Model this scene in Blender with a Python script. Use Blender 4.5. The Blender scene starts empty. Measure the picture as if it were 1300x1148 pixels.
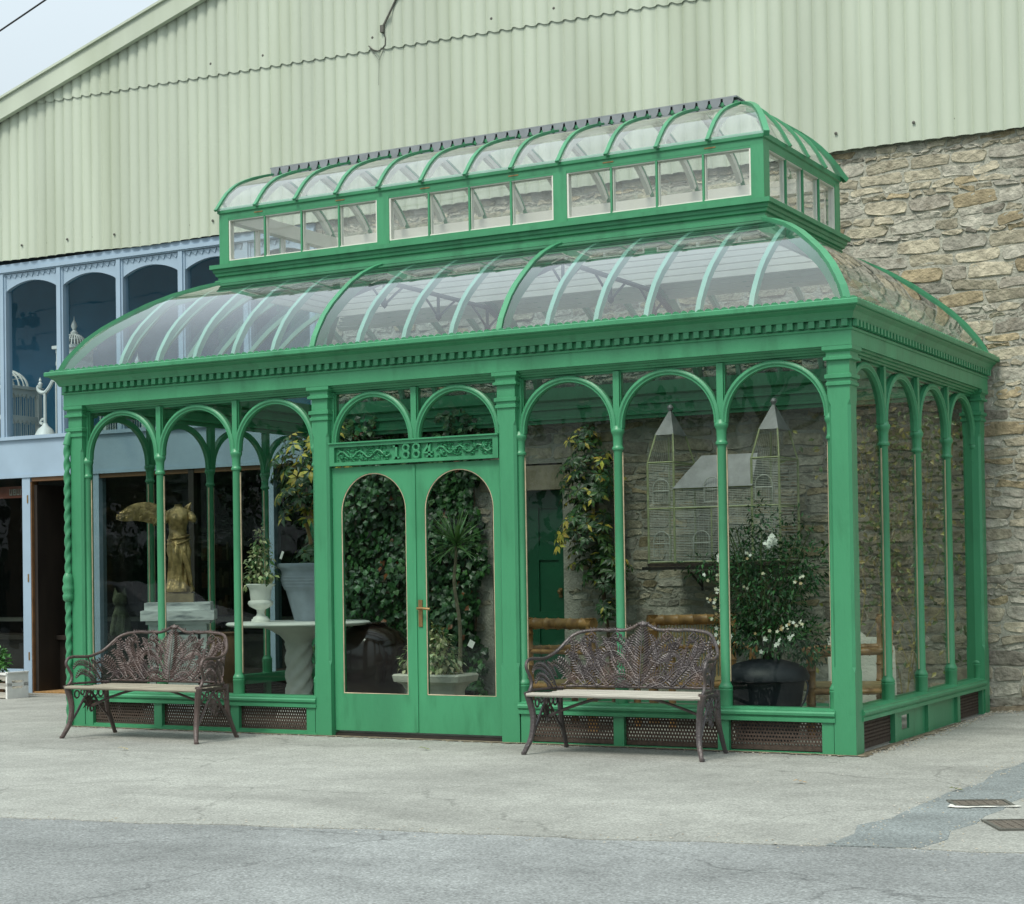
import bpy, bmesh, math, random
from mathutils import Vector, Matrix
R = random.Random(7)
PI = math.pi
sc = bpy.context.scene
C = sc.collection
# ---------------------------------------------------------------- helpers
class MB:
    """collects faces, then links them as ONE mesh object"""
    def __init__(s): s.v = []; s.f = []; s.mi = []; s.col = []; s.m = 0; s.c = (1, 1, 1)
    def face(s, pts):
        n = len(s.v); s.v += [tuple(p) for p in pts]; s.f.append(tuple(range(n, n+len(pts)))); s.mi.append(s.m); s.col.append(s.c)
    def add(s, vs, fs):
        n = len(s.v); s.v += [tuple(p) for p in vs]
        for f in fs: s.f.append(tuple(n+i for i in f)); s.mi.append(s.m); s.col.append(s.c)
    def box(s, x0, x1, y0, y1, z0, z1):
        v = [(x0,y0,z0),(x1,y0,z0),(x1,y1,z0),(x0,y1,z0),(x0,y0,z1),(x1,y0,z1),(x1,y1,z1),(x0,y1,z1)]
        s.add(v, [(0,3,2,1),(4,5,6,7),(0,1,5,4),(1,2,6,5),(2,3,7,6),(3,0,4,7)])
    def rings(s, rings, closed=True, cap=True):
        n = len(rings[0]); vs = [p for r in rings for p in r]; fs = []
        for i in range(len(rings)-1):
            for j in range(n if closed else n-1):
                k = (j+1) % n
                fs.append((i*n+j, i*n+k, (i+1)*n+k, (i+1)*n+j))
        if cap:
            fs.append(tuple(range(n-1, -1, -1))); fs.append(tuple((len(rings)-1)*n+j for j in range(n)))
        s.add(vs, fs)
    def lathe(s, prof, cx=0, cy=0, n=20, sx=1, sy=1, wob=None):
        rs = []
        for r, z in prof:
            ring = []
            for j in range(n):
                a = 2*PI*j/n; rr = r*(1+(wob(a, z) if wob else 0))
                ring.append((cx+rr*math.cos(a)*sx, cy+rr*math.sin(a)*sy, z))
            rs.append(ring)
        s.rings(rs)
    def tube(s, pts, rad, n=7, cap=True):
        pts = [Vector(p) for p in pts]; N = len(pts)
        if not isinstance(rad, (list, tuple)): rad = [rad]*N
        t0 = (pts[1]-pts[0]).normalized()
        u = t0.orthogonal().normalized(); rs = []
        for i, p in enumerate(pts):
            t = (pts[min(i+1, N-1)]-pts[max(i-1, 0)])
            t = t.normalized() if t.length > 1e-9 else t0
            u = (u-t*u.dot(t)); u = u.normalized() if u.length > 1e-6 else t.orthogonal().normalized()
            w = t.cross(u)
            rs.append([p+(u*math.cos(2*PI*j/n)+w*math.sin(2*PI*j/n))*rad[i] for j in range(n)])
        s.rings(rs, cap=cap)
    def oct(s, a, c, side, up, w, h):
        """leaf shaped solid from a to c"""
        a = Vector(a); c = Vector(c); m = a.lerp(c, .42)
        s.add([a, m+side*w, c, m-side*w, m+up*h, m-up*h*.5],
              [(0,1,4),(1,2,4),(2,3,4),(3,0,4),(1,0,5),(2,1,5),(3,2,5),(0,3,5)])
    def leaf(s, p, d, n, L, W, fold=.25):
        """thin folded leaf: 4 triangles"""
        d = d.normalized(); sd = d.cross(n); sd = sd.normalized() if sd.length > 1e-6 else d.orthogonal().normalized()
        n = sd.cross(d)
        m = p+d*L*.45; tip = p+d*L-n*L*.15
        s.add([p, m+sd*W+n*W*fold, tip, m-sd*W+n*W*fold, m], [(0,4,1),(1,4,2),(2,4,3),(3,4,0)])
    def build(s, name, mats, parent=None, smooth=False, loc=None, rot=None, angle=40):
        me = bpy.data.meshes.new(name); me.from_pydata(s.v, [], s.f)
        if not isinstance(mats, (list, tuple)): mats = [mats]
        for m in mats: me.materials.append(m)
        me.polygons.foreach_set('material_index', s.mi)
        if any(c != (1, 1, 1) for c in s.col):
            at = me.attributes.new('tint', 'FLOAT_COLOR', 'FACE')
            at.data.foreach_set('color', [x for c in s.col for x in (c[0], c[1], c[2], 1)])
        if smooth:
            bm = bmesh.new(); bm.from_mesh(me)
            bmesh.ops.remove_doubles(bm, verts=bm.verts, dist=1e-5); bm.to_mesh(me); bm.free()
            me.polygons.foreach_set('use_smooth', [True]*len(me.polygons))
            me.set_sharp_from_angle(angle=math.radians(angle))
        me.update()
        o = bpy.data.objects.new(name, me); C.objects.link(o)
        if parent: o.parent = parent
        if loc: o.location = loc
        if rot is not None: o.rotation_euler = rot if isinstance(rot, tuple) else (0, 0, rot)
        return o
def tag(o, label, cat, group=None):
    o['label'] = label; o['category'] = cat
    if group: o['group'] = group
    return o
def thing(name, label, cat, loc=(0,0,0), rz=0, group=None):
    o = bpy.data.objects.new(name, None); C.objects.link(o); o.empty_display_size = .1
    o.location = loc; o.rotation_euler = (0, 0, rz)
    return tag(o, label, cat, group)
def struct(o): o['kind'] = 'structure'; return o
def dup(o, parent=None, loc=None, rz=None):
    c = o.copy(); C.objects.link(c)
    if parent: c.parent = parent
    if loc is not None: c.location = loc
    if rz is not None: c.rotation_euler = (0, 0, rz)
    for k in o.children: dup(k, c)
    return c
# ---------------------------------------------------------------- materials
def mat(name, col, rough=.5, var=.12, scale=5., bump=0., bscale=60., metal=0., spec=.5, tint=False, stretch=(1,1,1), dark=None, dscale=2., dpos=(.5,.7), detail=4, coat=0, chips=None):
    m = bpy.data.materials.new(name); m.use_nodes = True; nt = m.node_tree; N = nt.nodes; L = nt.links
    b = N['Principled BSDF']; b.inputs['Roughness'].default_value = rough; b.inputs['Metallic'].default_value = metal
    b.inputs['Specular IOR Level'].default_value = spec
    if coat: b.inputs['Coat Weight'].default_value = coat; b.inputs['Coat Roughness'].default_value = .08
    tc = N.new('ShaderNodeTexCoord'); mp = N.new('ShaderNodeMapping'); mp.inputs['Scale'].default_value = stretch
    L.new(tc.outputs['Object'], mp.inputs['Vector'])
    nz = N.new('ShaderNodeTexNoise'); nz.inputs['Scale'].default_value = scale; nz.inputs['Detail'].default_value = detail
    L.new(mp.outputs['Vector'], nz.inputs['Vector'])
    rp = N.new('ShaderNodeMapRange'); rp.inputs[1].default_value = .3; rp.inputs[2].default_value = .7
    rp.inputs[3].default_value = 1-var; rp.inputs[4].default_value = 1+var
    L.new(nz.outputs['Fac'], rp.inputs[0])
    mx = N.new('ShaderNodeVectorMath'); mx.operation = 'SCALE'
    cur = None
    if tint:
        at = N.new('ShaderNodeAttribute'); at.attribute_name = 'tint'
        mm = N.new('ShaderNodeVectorMath'); mm.operation = 'MULTIPLY'; mm.inputs[1].default_value = col
        L.new(at.outputs['Color'], mm.inputs[0]); L.new(mm.outputs[0], mx.inputs[0])
    else: mx.inputs[0].default_value = col
    L.new(rp.outputs[0], mx.inputs['Scale']); cur = mx.outputs[0]
    if dark:
        n2 = N.new('ShaderNodeTexNoise'); n2.inputs['Scale'].default_value = dscale; n2.inputs['Detail'].default_value = 8
        L.new(mp.outputs['Vector'], n2.inputs['Vector'])
        r2 = N.new('ShaderNodeMapRange'); r2.inputs[1].default_value = dpos[0]; r2.inputs[2].default_value = dpos[1]
        L.new(n2.outputs['Fac'], r2.inputs[0])
        mi = N.new('ShaderNodeMix'); mi.data_type = 'RGBA'; mi.inputs[7].default_value = (*dark, 1)
        L.new(r2.outputs[0], mi.inputs[0]); L.new(cur, mi.inputs[6]); cur = mi.outputs[2]
    if chips:      # sparse flaked spots
        n4 = N.new('ShaderNodeTexNoise'); n4.inputs['Scale'].default_value = 26; n4.inputs['Detail'].default_value = 7; n4.inputs['Roughness'].default_value = .7
        L.new(tc.outputs['Object'], n4.inputs['Vector'])
        r4 = N.new('ShaderNodeMapRange'); r4.inputs[1].default_value = chips[1]; r4.inputs[2].default_value = chips[1]+.015
        L.new(n4.outputs['Fac'], r4.inputs[0])
        m4 = N.new('ShaderNodeMix'); m4.data_type = 'RGBA'; m4.inputs[7].default_value = (*chips[0], 1)
        L.new(r4.outputs[0], m4.inputs[0]); L.new(cur, m4.inputs[6]); cur = m4.outputs[2]
    L.new(cur, b.inputs['Base Color'])
    if bump:
        n3 = N.new('ShaderNodeTexNoise'); n3.inputs['Scale'].default_value = bscale; n3.inputs['Detail'].default_value = 5
        L.new(mp.outputs['Vector'], n3.inputs['Vector'])
        bp = N.new('ShaderNodeBump'); bp.inputs['Strength'].default_value = bump; bp.inputs['Distance'].default_value = .02
        L.new(n3.outputs['Fac'], bp.inputs['Height']); L.new(bp.outputs[0], b.inputs['Normal'])
    return m
def groundmat(name, base, speck=.35, stain=.3, crack=.5, seed=0.):
    m = bpy.data.materials.new(name); m.use_nodes = True; nt = m.node_tree; N = nt.nodes; L = nt.links
    b = N['Principled BSDF']; b.inputs['Roughness'].default_value = .92; b.inputs['Specular IOR Level'].default_value = .2
    tc = N.new('ShaderNodeTexCoord'); mp = N.new('ShaderNodeMapping'); mp.inputs['Location'].default_value = (seed, seed*.7, 0); L.new(tc.outputs['Object'], mp.inputs['Vector']); V_ = mp.outputs['Vector']
    def noise(sc_, det, lo, hi, a, c, stretch=None, dist=0):
        n = N.new('ShaderNodeTexNoise'); n.inputs['Scale'].default_value = sc_; n.inputs['Detail'].default_value = det; n.inputs['Distortion'].default_value = dist
        if stretch:
            q = N.new('ShaderNodeMapping'); q.inputs['Scale'].default_value = stretch; L.new(V_, q.inputs['Vector']); L.new(q.outputs[0], n.inputs['Vector'])
        else: L.new(V_, n.inputs['Vector'])
        r = N.new('ShaderNodeMapRange'); r.inputs[1].default_value = lo; r.inputs[2].default_value = hi; r.inputs[3].default_value = a; r.inputs[4].default_value = c
        L.new(n.outputs['Fac'], r.inputs[0]); return r.outputs[0], n.outputs['Fac']
    f1, _ = noise(.55, 8, .35, .68, 1+stain*.35, 1-stain*.6, (.5,1.2,1), 1.2)
    f2, _ = noise(3.2, 6, .35, .7, 1.06, 1-stain*.35)
    f3, h3 = noise(75, 3, .3, .7, 1+speck*.5, 1-speck*.6)
    f4, _ = noise(16, 5, .56, .78, 1., 1-stain*.5)
    vo = N.new('ShaderNodeTexVoronoi'); vo.inputs['Scale'].default_value = 95; L.new(V_, vo.inputs['Vector'])
    vr = N.new('ShaderNodeMapRange'); vr.inputs[1].default_value = 0; vr.inputs[2].default_value = 1; vr.inputs[3].default_value = 1-speck*.55; vr.inputs[4].default_value = 1+speck*.55
    sp = N.new('ShaderNodeSeparateColor'); L.new(vo.outputs['Color'], sp.inputs[0]); L.new(sp.outputs[0], vr.inputs[0])
    # hairline cracks along warped cell borders
    wn = N.new('ShaderNodeTexNoise'); wn.inputs['Scale'].default_value = 1.4; wn.inputs['Detail'].default_value = 6; L.new(V_, wn.inputs['Vector'])
    wm = N.new('ShaderNodeVectorMath'); wm.operation = 'MULTIPLY_ADD'; wm.inputs[1].default_value = (.9,.9,0); L.new(wn.outputs['Color'], wm.inputs[0]); L.new(V_, wm.inputs[2])
    v2 = N.new('ShaderNodeTexVoronoi'); v2.feature = 'DISTANCE_TO_EDGE'; v2.inputs['Scale'].default_value = .42; L.new(wm.outputs[0], v2.inputs['Vector'])
    cr = N.new('ShaderNodeMapRange'); cr.inputs[1].default_value = 0; cr.inputs[2].default_value = .006; cr.inputs[3].default_value = 1-crack; cr.inputs[4].default_value = 1; L.new(v2.outputs['Distance'], cr.inputs[0])
    cur = None
    for f in (f1, f2, f3, f4, vr.outputs[0], cr.outputs[0]):
        if cur is None: cur = f; continue
        mu = N.new('ShaderNodeMath'); mu.operation = 'MULTIPLY'; L.new(cur, mu.inputs[0]); L.new(f, mu.inputs[1]); cur = mu.outputs[0]
    sc2 = N.new('ShaderNodeVectorMath'); sc2.operation = 'SCALE'; sc2.inputs[0].default_value = base; L.new(cur, sc2.inputs['Scale']); L.new(sc2.outputs[0], b.inputs['Base Color'])
    bp = N.new('ShaderNodeBump'); bp.inputs['Strength'].default_value = .5; bp.inputs['Distance'].default_value = .006
    L.new(h3, bp.inputs['Height']); L.new(bp.outputs[0], b.inputs['Normal'])
    return m
def glass(name, tint=(.93,.96,.95), mult=1.7, dust=0., rough=0., dustcol=(.7,.74,.75), wav=.05):
    m = bpy.data.materials.new(name); m.use_nodes = True; nt = m.node_tree; N = nt.nodes; L = nt.links
    for n in list(N): N.remove(n)
    out = N.new('ShaderNodeOutputMaterial'); tr = N.new('ShaderNodeBsdfTransparent'); tr.inputs[0].default_value = (*tint, 1)
    gl = N.new('ShaderNodeBsdfGlossy'); gl.inputs['Roughness'].default_value = rough
    ge = N.new('ShaderNodeNewGeometry'); mr = N.new('ShaderNodeMapRange')
    mr.inputs[3].default_value = 1.5; mr.inputs[4].default_value = 1/1.5
    L.new(ge.outputs['Backfacing'], mr.inputs[0])
    fr = N.new('ShaderNodeFresnel'); L.new(mr.outputs[0], fr.inputs['IOR'])
    mu = N.new('ShaderNodeMath'); mu.operation = 'MULTIPLY'; mu.use_clamp = True; mu.inputs[1].default_value = mult
    L.new(fr.outputs[0], mu.inputs[0])
    # old glass is never flat: a faint waviness
    tc = N.new('ShaderNodeTexCoord'); nz = N.new('ShaderNodeTexNoise'); nz.inputs['Scale'].default_value = 2.2
    L.new(tc.outputs['Object'], nz.inputs['Vector'])
    bp = N.new('ShaderNodeBump'); bp.inputs['Strength'].default_value = wav; bp.inputs['Distance'].default_value = .03
    L.new(nz.outputs['Fac'], bp.inputs['Height']); L.new(bp.outputs[0], gl.inputs['Normal'])
    last = tr.outputs[0]
    if dust:
        df = N.new('ShaderNodeBsdfDiffuse'); df.inputs[0].default_value = (*dustcol, 1)
        n2 = N.new('ShaderNodeTexNoise'); n2.inputs['Scale'].default_value = 6; n2.inputs['Detail'].default_value = 6
        L.new(tc.outputs['Object'], n2.inputs['Vector'])
        r2 = N.new('ShaderNodeMapRange'); r2.inputs[1].default_value = .3; r2.inputs[2].default_value = .75
        r2.inputs[3].default_value = dust*.6; r2.inputs[4].default_value = dust*1.5
        L.new(n2.outputs['Fac'], r2.inputs[0])
        ms = N.new('ShaderNodeMixShader'); L.new(r2.outputs[0], ms.inputs[0]); L.new(last, ms.inputs[1]); L.new(df.outputs[0], ms.inputs[2]); last = ms.outputs[0]
    mx = N.new('ShaderNodeMixShader'); L.new(mu.outputs[0], mx.inputs[0]); L.new(last, mx.inputs[1]); L.new(gl.outputs[0], mx.inputs[2])
    L.new(mx.outputs[0], out.inputs[0])
    return m
GREEN = mat('green_paint', (.048,.25,.117), .40, .13, 2.2, .12, 45, dark=(.024,.145,.062), dscale=6, dpos=(.54,.9), stretch=(1.4,1.4,.35), chips=((.34,.38,.30), .71))
PALEGREEN = mat('pale_green_bar_reflection', (.25,.46,.34), .45, .10, 4)  # sky reflection in the glass over the bars, put into their colour
GREEN_D = mat('deep_green_door_paint', (.008,.085,.038), .4, .15, 3)
WHITE = mat('cream_white_paint', (.72,.71,.64), .45, .08, 3, .05, 40)
PUTTY = mat('glazing_putty', (.50,.40,.27), .7, .2, 12)
BLUE = mat('pale_blue_paint', (.30,.405,.50), .5, .08, 2, .04, 30, dark=(.2,.3,.42), dscale=1.5, dpos=(.6,.9))
CLAD = mat('sage_cladding_paint', (.46,.515,.415), .55, .10, 1.6, .06, 30, stretch=(1,1,.12), dark=(.36,.41,.30), dscale=1.8, dpos=(.48,.9))
STONE = mat('rubble_stone', (1,1,1), .9, .30, 11, 1., 30, tint=True, spec=.2, dark=(.15,.13,.09), dscale=8, dpos=(.58,.85))
MORTAR = mat('lime_mortar', (.36,.36,.30), .95, .2, 6, .8, 40, spec=.2)
COVER = mat('worn_cover_iron', (.105,.09,.07), .8, .35, 25, .4, 80)
LINTEL = mat('dressed_stone', (.30,.27,.19), .9, .2, 5, .3, 40, spec=.2)
RUST = mat('rusty_iron', (.055,.037,.027), .75, .35, 30, .3, 80)
IRON = mat('dark_cast_iron', (.060,.050,.050), .36, .3, 14, .35, 70, spec=.6, dark=(.11,.075,.06), dscale=8, dpos=(.5,.75))
OLDWOOD = mat('weathered_pale_wood', (.38,.365,.315), .8, .25, 6, .3, 30, stretch=(.3,4,4))
LEAD = mat('grey_lead', (.21,.235,.25), .55, .15, 8, .1, 30)
BRASS = mat('tarnished_brass', (.30,.19,.08), .4, .2, 20, metal=.7)
BRONZE = mat('gilded_bronze', (.40,.28,.12), .36, .4, 14, .4, 40, metal=.55, dark=(.07,.048,.02), dscale=9, dpos=(.52,.8))
BRONZE2 = mat('dark_bronze_base', (.20,.15,.08), .5, .3, 12, .25, 50)
MARBLE = mat('grey_streaked_marble', (.66,.69,.68), .35, .2, 6, dark=(.16,.19,.2), dscale=5, dpos=(.5,.72), stretch=(1,1,4))
BLACK = mat('black_inlay', (.015,.015,.017), .3, .1)
CARVED = mat('pale_carved_stone', (.68,.65,.56), .8, .14, 8, .35, 60, spec=.25)
WSTONE = mat('white_marble_stone', (.80,.80,.75), .5, .1, 6, .2, 40)
GREYPOT = mat('blue_grey_glazed_pot', (.27,.32,.38), .5, .15, 7, .1, 50)
JAR = mat('dark_brown_glaze', (.02,.010,.007), .12, .4, 4, spec=.6)
TERRA = mat('terracotta_clay', (.20,.115,.055), .8, .2, 8, .2, 50)
BLACKPOT = mat('black_plastic_tub', (.012,.016,.022), .55, .2, 6)
BAMBOO = mat('bamboo_cane', (.36,.19,.065), .4, .35, 9, .1, 40, dark=(.17,.08,.03), dscale=10, dpos=(.5,.75))
CANE = mat('woven_cane', (.42,.30,.14), .6, .3, 14, .3, 60)
LEAF = mat('leaf_green', (1,1,1), .4, .2, 8, tint=True, spec=.5)
BARK = mat('bark', (.13,.085,.05), .85, .3, 14, .5, 50)
ZINC = mat('zinc_sheet', (.25,.26,.26), .5, .15, 10, .1, 30, metal=.3)
OLIVEMETAL = mat('olive_painted_frame', (.34,.38,.20), .6, .25, 14)
WIREM = mat('fine_cage_wire', (.50,.52,.46), .5, .2, 10)
PETAL = mat('white_petal', (.85,.85,.80), .5, .05)
PAVE = groundmat('worn_pavement', (.298,.306,.276), .36, .34, .3)
ROAD = groundmat('worn_road_asphalt', (.235,.25,.243), .45, .35, .35, 31)
PATCH = groundmat('dark_trench_asphalt', (.205,.23,.225), .5, .35, .0, 77)
FLOOR = mat('dusty_stone_floor', (.28,.275,.24), .9, .15, 3, .2, 40)
DIRT_SHADE = mat('grit_dirt_and_foot_shade', (.20,.17,.12), 1, .35, 14, .6, 60, spec=.1)
NAVY = mat('navy_sky_reflection_wall', (.05,.19,.29), .7, .15, 2)  # blue sky reflected in the upper panes, put into the wall colour
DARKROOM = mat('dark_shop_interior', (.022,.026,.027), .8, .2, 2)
DARKWOOD = mat('dark_stained_wood', (.022,.017,.013), .5, .3, 6, stretch=(1,1,.3))
WOOD = mat('brown_wood', (.17,.085,.035), .55, .25, 8, stretch=(.3,1,1))
MATM = mat('coir_mat', (.33,.19,.07), .95, .3, 40, .4, 90)
CRATEM = mat('white_painted_crate', (.70,.71,.68), .6, .08, 6)
FIXM = mat('dull_steel_fixing', (.09,.09,.075), .6, .2, 20)
SIGNM = mat('dull_red_sign', (.16,.045,.03), .6, .15, 8)
SIGNT = mat('grey_sign_lettering', (.22,.21,.19), .6, .1, 8)
CARM = mat('silver_car_paint', (.42,.45,.46), .25, .03, 3, metal=.5, coat=.6)
CARG = mat('dark_car_window', (.01,.014,.016), .06, .05, 3)
RUBBER = mat('black_rubber', (.02,.02,.02), .8, .2, 8)
GLASS = glass('window_glass', (.63,.69,.66), .65)
RGLASS = glass('curved_roof_glass', (.74,.84,.86), 2.3, .03, .01, (.62,.69,.76), .015)
EGLASS = glass('mossy_roof_glass', (.86,.90,.86), 1.7, .22, .04, (.36,.41,.32), .015)
LGLASS = glass('lantern_glass', (.95,.97,.965), 1.6, .10, 0, (.74,.77,.77), .015)
SHOPGLASS = glass('dark_shop_glass', (.80,.88,.92), .6)
# ================================================================ CONSERVATORY
W, D = 7.577, 3.991
con = thing('conservatory', 'green Victorian glasshouse with curved glass roof and lantern, dated 1884 over its doors', 'conservatory')
def part(mb, name, mats, par=None, **k): return mb.build(name, mats, par or con, **k)
# --- pillars: chamfered square posts with moulded capitals
PW = .165
def pillar_mesh(dx, dy):
    b = MB(); rs = []
    lv = [(0,0,.001),(.60,0,.001),(.64,0,.02),(2.56,0,.02),(2.60,0,.001),(2.70,0,.001),(2.706,.013,.001),(2.726,.013,.001),(2.732,.005,.001),(2.752,.005,.001),
          (2.758,.02,.001),(2.786,.02,.001),(2.792,0,.001),(2.886,0,.001),(2.892,.026,.001),(2.912,.026,.001),(2.918,.010,.001),(2.948,.010,.001),(2.964,.033,.001),(2.992,.033,.001)]
    for z, e, c in lv:
        x0, x1, y0, y1 = -dx/2-e, dx/2+e, -e, dy+e
        rs.append([(x0+c,y0,z),(x1-c,y0,z),(x1,y0+c,z),(x1,y1-c,z),(x1-c,y1,z),(x0+c,y1,z),(x0,y1-c,z),(x0,y0+c,z)])
    b.rings(rs); return b
for x, dy in ((PW/2, PW), (2.788+PW/2, .12), (4.624+PW/2, .12), (W-PW/2, PW)):
    part(pillar_mesh(PW, dy), 'pillar', GREEN, loc=(x, 0, 0))
for x in (PW/2, W-PW/2): part(pillar_mesh(PW, PW), 'pillar', GREEN, loc=(x, D-PW, 0))
# --- slender columns with a square spandrel post on top
def column(zb=.33, base=True, h=.032):
    b = MB()
    if base:
        pr = [(.052,zb),(.052,zb+.115),(.055,zb+.12),(.055,zb+.13),(.050,zb+.134),(.054,zb+.14),(.054,zb+.15),(.046,zb+.165),(.036,zb+.185)]
    else: pr = [(.036,zb)]
    if zb < 2:
        pr += [(.034,2.31),(.036,2.316),(.046,2.322),(.047,2.336),(.040,2.345),(.037,2.36),(.039,2.42),(.043,2.44),(.052,2.455),(.055,2.47),(.053,2.482),(.045,2.492),(.040,2.51)]
    b.lathe(pr, 0, 0, 14)
    b.box(-.026, .026, -.022, .03, 2.50, 2.94)
    b.box(-.034, .034, .002, .045, 2.50, 2.94)
    b.m = 1
    if zb < 2: b.box(.034, .0415, .004, .016, zb+.19, 2.30); b.box(-.0415, -.034, .004, .016, zb+.19, 2.30)
    return b
def arch(span, spring=2.505, top=2.925, n=28):
    """moulded semi-elliptical glazing arch between two columns, local x along the wall"""
    b = MB(); a = span/2-.008; hh = top-spring
    sec = [(-.004,.012),(-.004,-.022),(.010,-.032),(.020,-.032),(.032,-.020),(.042,-.020),(.046,.0),(.046,.03),(-.004,.03)]   # (inward, y)
    rs = []
    for i in range(n+1):
        t = PI*i/n; c, s_ = math.cos(t), math.sin(t)
        rs.append([(-c*(a-q), y, spring+s_*(hh-q)) for q, y in sec])
    # straight feet
    rs.insert(0, [(p[0], p[1], 2.488) for p in rs[0]]); rs.append([(p[0], p[1], 2.488) for p in rs[-1]])
    b.rings(rs); return b
def pane(span, z0, z1):
    b = MB(); b.face([(-span/2,0,z0),(span/2,0,z0),(span/2,0,z1),(-span/2,0,z1)]); return b
col0 = part(column(), 'column', [GREEN, PUTTY], smooth=True, loc=(PW, .075, 0))
FC = [PW+.873*k for k in range(4)]; FR = [4.793+.873*k for k in range(4)]
fcols = FC+FR
for x in fcols[1:]: dup(col0, con, (x, .075, 0))
SC = [.12+.9375*k for k in range(5)]
XR, XL = W-.075, .075
for k, y in enumerate(SC):
    if 0 < k < 5: dup(col0, con, (XR, y, 0), PI/2); dup(col0, con, (XL, y, 0), -PI/2)
mul = part(column(2.49, False), 'mullion', [GREEN, PUTTY], smooth=True, loc=(3.788, .075, 0))
for x in (2.953+.005, 4.624-.005): dup(mul, con, (x, .075, 0))
ar0 = None; pn0 = None
for cs in (FC, FR):
    for i in range(3):
        cx = (cs[i]+cs[i+1])/2
        if ar0 is None:
            ar0 = part(arch(.873), 'arch', GREEN, smooth=True, loc=(cx, .07, 0)); pn0 = part(pane(.873, .335, 2.93), 'window_pane', GLASS, loc=(cx, .082, 0))
        else: dup(ar0, con, (cx, .07, 0)); dup(pn0, con, (cx, .082, 0))
ar1 = part(arch(.835), 'arch', GREEN, smooth=True, loc=(3.3705, .07, 0)); dup(ar1, con, (4.2055, .07, 0))
pn1 = part(pane(.835, 2.49, 2.93), 'window_pane', GLASS, loc=(3.3705, .082, 0)); dup(pn1, con, (4.2055, .082, 0))
ar2 = part(arch(.9375), 'arch', GREEN, smooth=True, loc=(XR, SC[0]+.469, 0), rot=PI/2); pn2 = part(pane(.9375, .335, 2.93), 'window_pane', GLASS, loc=(XR-.007, SC[0]+.469, 0), rot=PI/2)
for k in range(4):
    y = SC[k]+.469
    if k: dup(ar2, con, (XR, y, 0), PI/2); dup(pn2, con, (XR-.007, y, 0), PI/2)
    dup(ar2, con, (XL, y, 0), -PI/2); dup(pn2, con, (XL+.007, y, 0), -PI/2)
# --- swept mouldings round the rectangle
def sweep(b, prof, x0, x1, y0, y1, kx=1.):
    """prof: closed list of (out, z); kx scales the overhang on the two ends"""
    cs = [(x0,y0,-1,-1),(x1,y0,1,-1),(x1,y1,1,1),(x0,y1,-1,1)]
    n = len(prof); vs = []
    for cx, cy, sx, sy in cs:
        for o, z in prof:
            ox = o*kx if o > .05 else o
            vs.append((cx+sx*ox, cy+sy*o, z))
    fs = []
    for i in range(4):
        k = (i+1) % 4
        for j in range(n):
            l = (j+1) % n
            fs.append((i*n+j, k*n+j, k*n+l, i*n+l))
    b.add(vs, fs)
b = MB()
sweep(b, [(-.115,2.925),(-.085,2.925),(-.085,2.943),(-.060,2.947),(-.055,2.960),(-.035,2.963),(-.030,2.978),(-.004,2.981),(0,2.994),(.030,2.994),(.030,3.100),(.040,3.104),(.044,3.118),(.030,3.124),(.030,3.19),(-.16,3.19),(-.16,3.17),(-.12,3.15),(-.12,3.10),(-.145,3.095),(-.145,3.07),(-.12,3.065),(-.12,2.99),(-.14,2.985),(-.14,2.965),(-.115,2.96)], 0, W, 0, D)
part(b, 'entablature', GREEN)
b = MB()
sweep(b, [(.028,3.192),(.068,3.180),(.074,3.190),(.080,3.205),(.098,3.232),(.130,3.252),(.140,3.262),(.140,3.30),(-.10,3.30),(-.10,3.192)], 0, W, 0, D, .75)
part(b, 'cornice', GREEN)
b = MB()
sweep(b, [(.141,3.262),(.176,3.264),(.184,3.272),(.184,3.302),(.178,3.308),(.170,3.302),(.170,3.276),(.141,3.274)], 0, W, 0, D, .7)
part(b, 'gutter', GREEN)
# dentils
def dentils(n, L):
    # one toothed strip: the front line steps in and out, all faces share their corners
    b = MB(); p = L/n; xs = []; 
    for i in range(n):
        x = (i+.5)*p; xs += [(x-.022, 0), (x+.022, 1)]
    vs = []; fs = []
    for x, k in xs: vs += [(x,-.034,3.130),(x,-.034,3.178),(x,-.068,3.130),(x,-.068,3.178)]
    for i in range(n):
        a, c = 8*i, 8*i+4
        fs += [(a+2,c+2,c+3,a+3),(a,a+2,a+3,a+1),(c+2,c,c+1,c+3),(a,c,c+2,a+2),(a+1,a+3,c+3,c+1)]
        if i < n-1: fs.append((c,c+4,c+5,c+1))
    b.add(vs, fs); return b
part(dentils(92, W+.06), 'dentil_course', GREEN, loc=(-.03, 0, 0))
part(dentils(48, D+.06), 'dentil_course', GREEN, loc=(W, -.03, 0), rot=PI/2)
part(dentils(48, D+.06), 'dentil_course', GREEN, loc=(0, D+.03, 0), rot=-PI/2)
# scalloped edging above the gutter
def scallop(L, n, h=.035, thick=.012, st=.35, cw=.46):
    b = MB(); p = L/n
    for i in range(n):
        x0 = i*p; pts = [(x0, 0)]+[(x0+p*(.5-cw*math.cos(PI*j/8)), h*st+h*(1-st)*math.sin(PI*j/8)) for j in range(9)]+[(x0+p, 0)]
        f = [(x, -thick/2, z) for x, z in pts]; k = [(x, thick/2, z) for x, z in pts]
        b.face(f); b.face(k[::-1])
        for j in range(len(pts)-1): b.face([f[j+1], f[j], k[j], k[j+1]])
    return b
part(scallop(W+.22, 118), 'scalloped_edging', GREEN, loc=(-.11, -.128, 3.298))
part(scallop(D+.2, 60), 'scalloped_edging', GREEN, loc=(W+.085, -.1, 3.298), rot=PI/2)
part(scallop(D+.2, 60), 'scalloped_edging', GREEN, loc=(-.085, D+.1, 3.298), rot=-PI/2)
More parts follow.
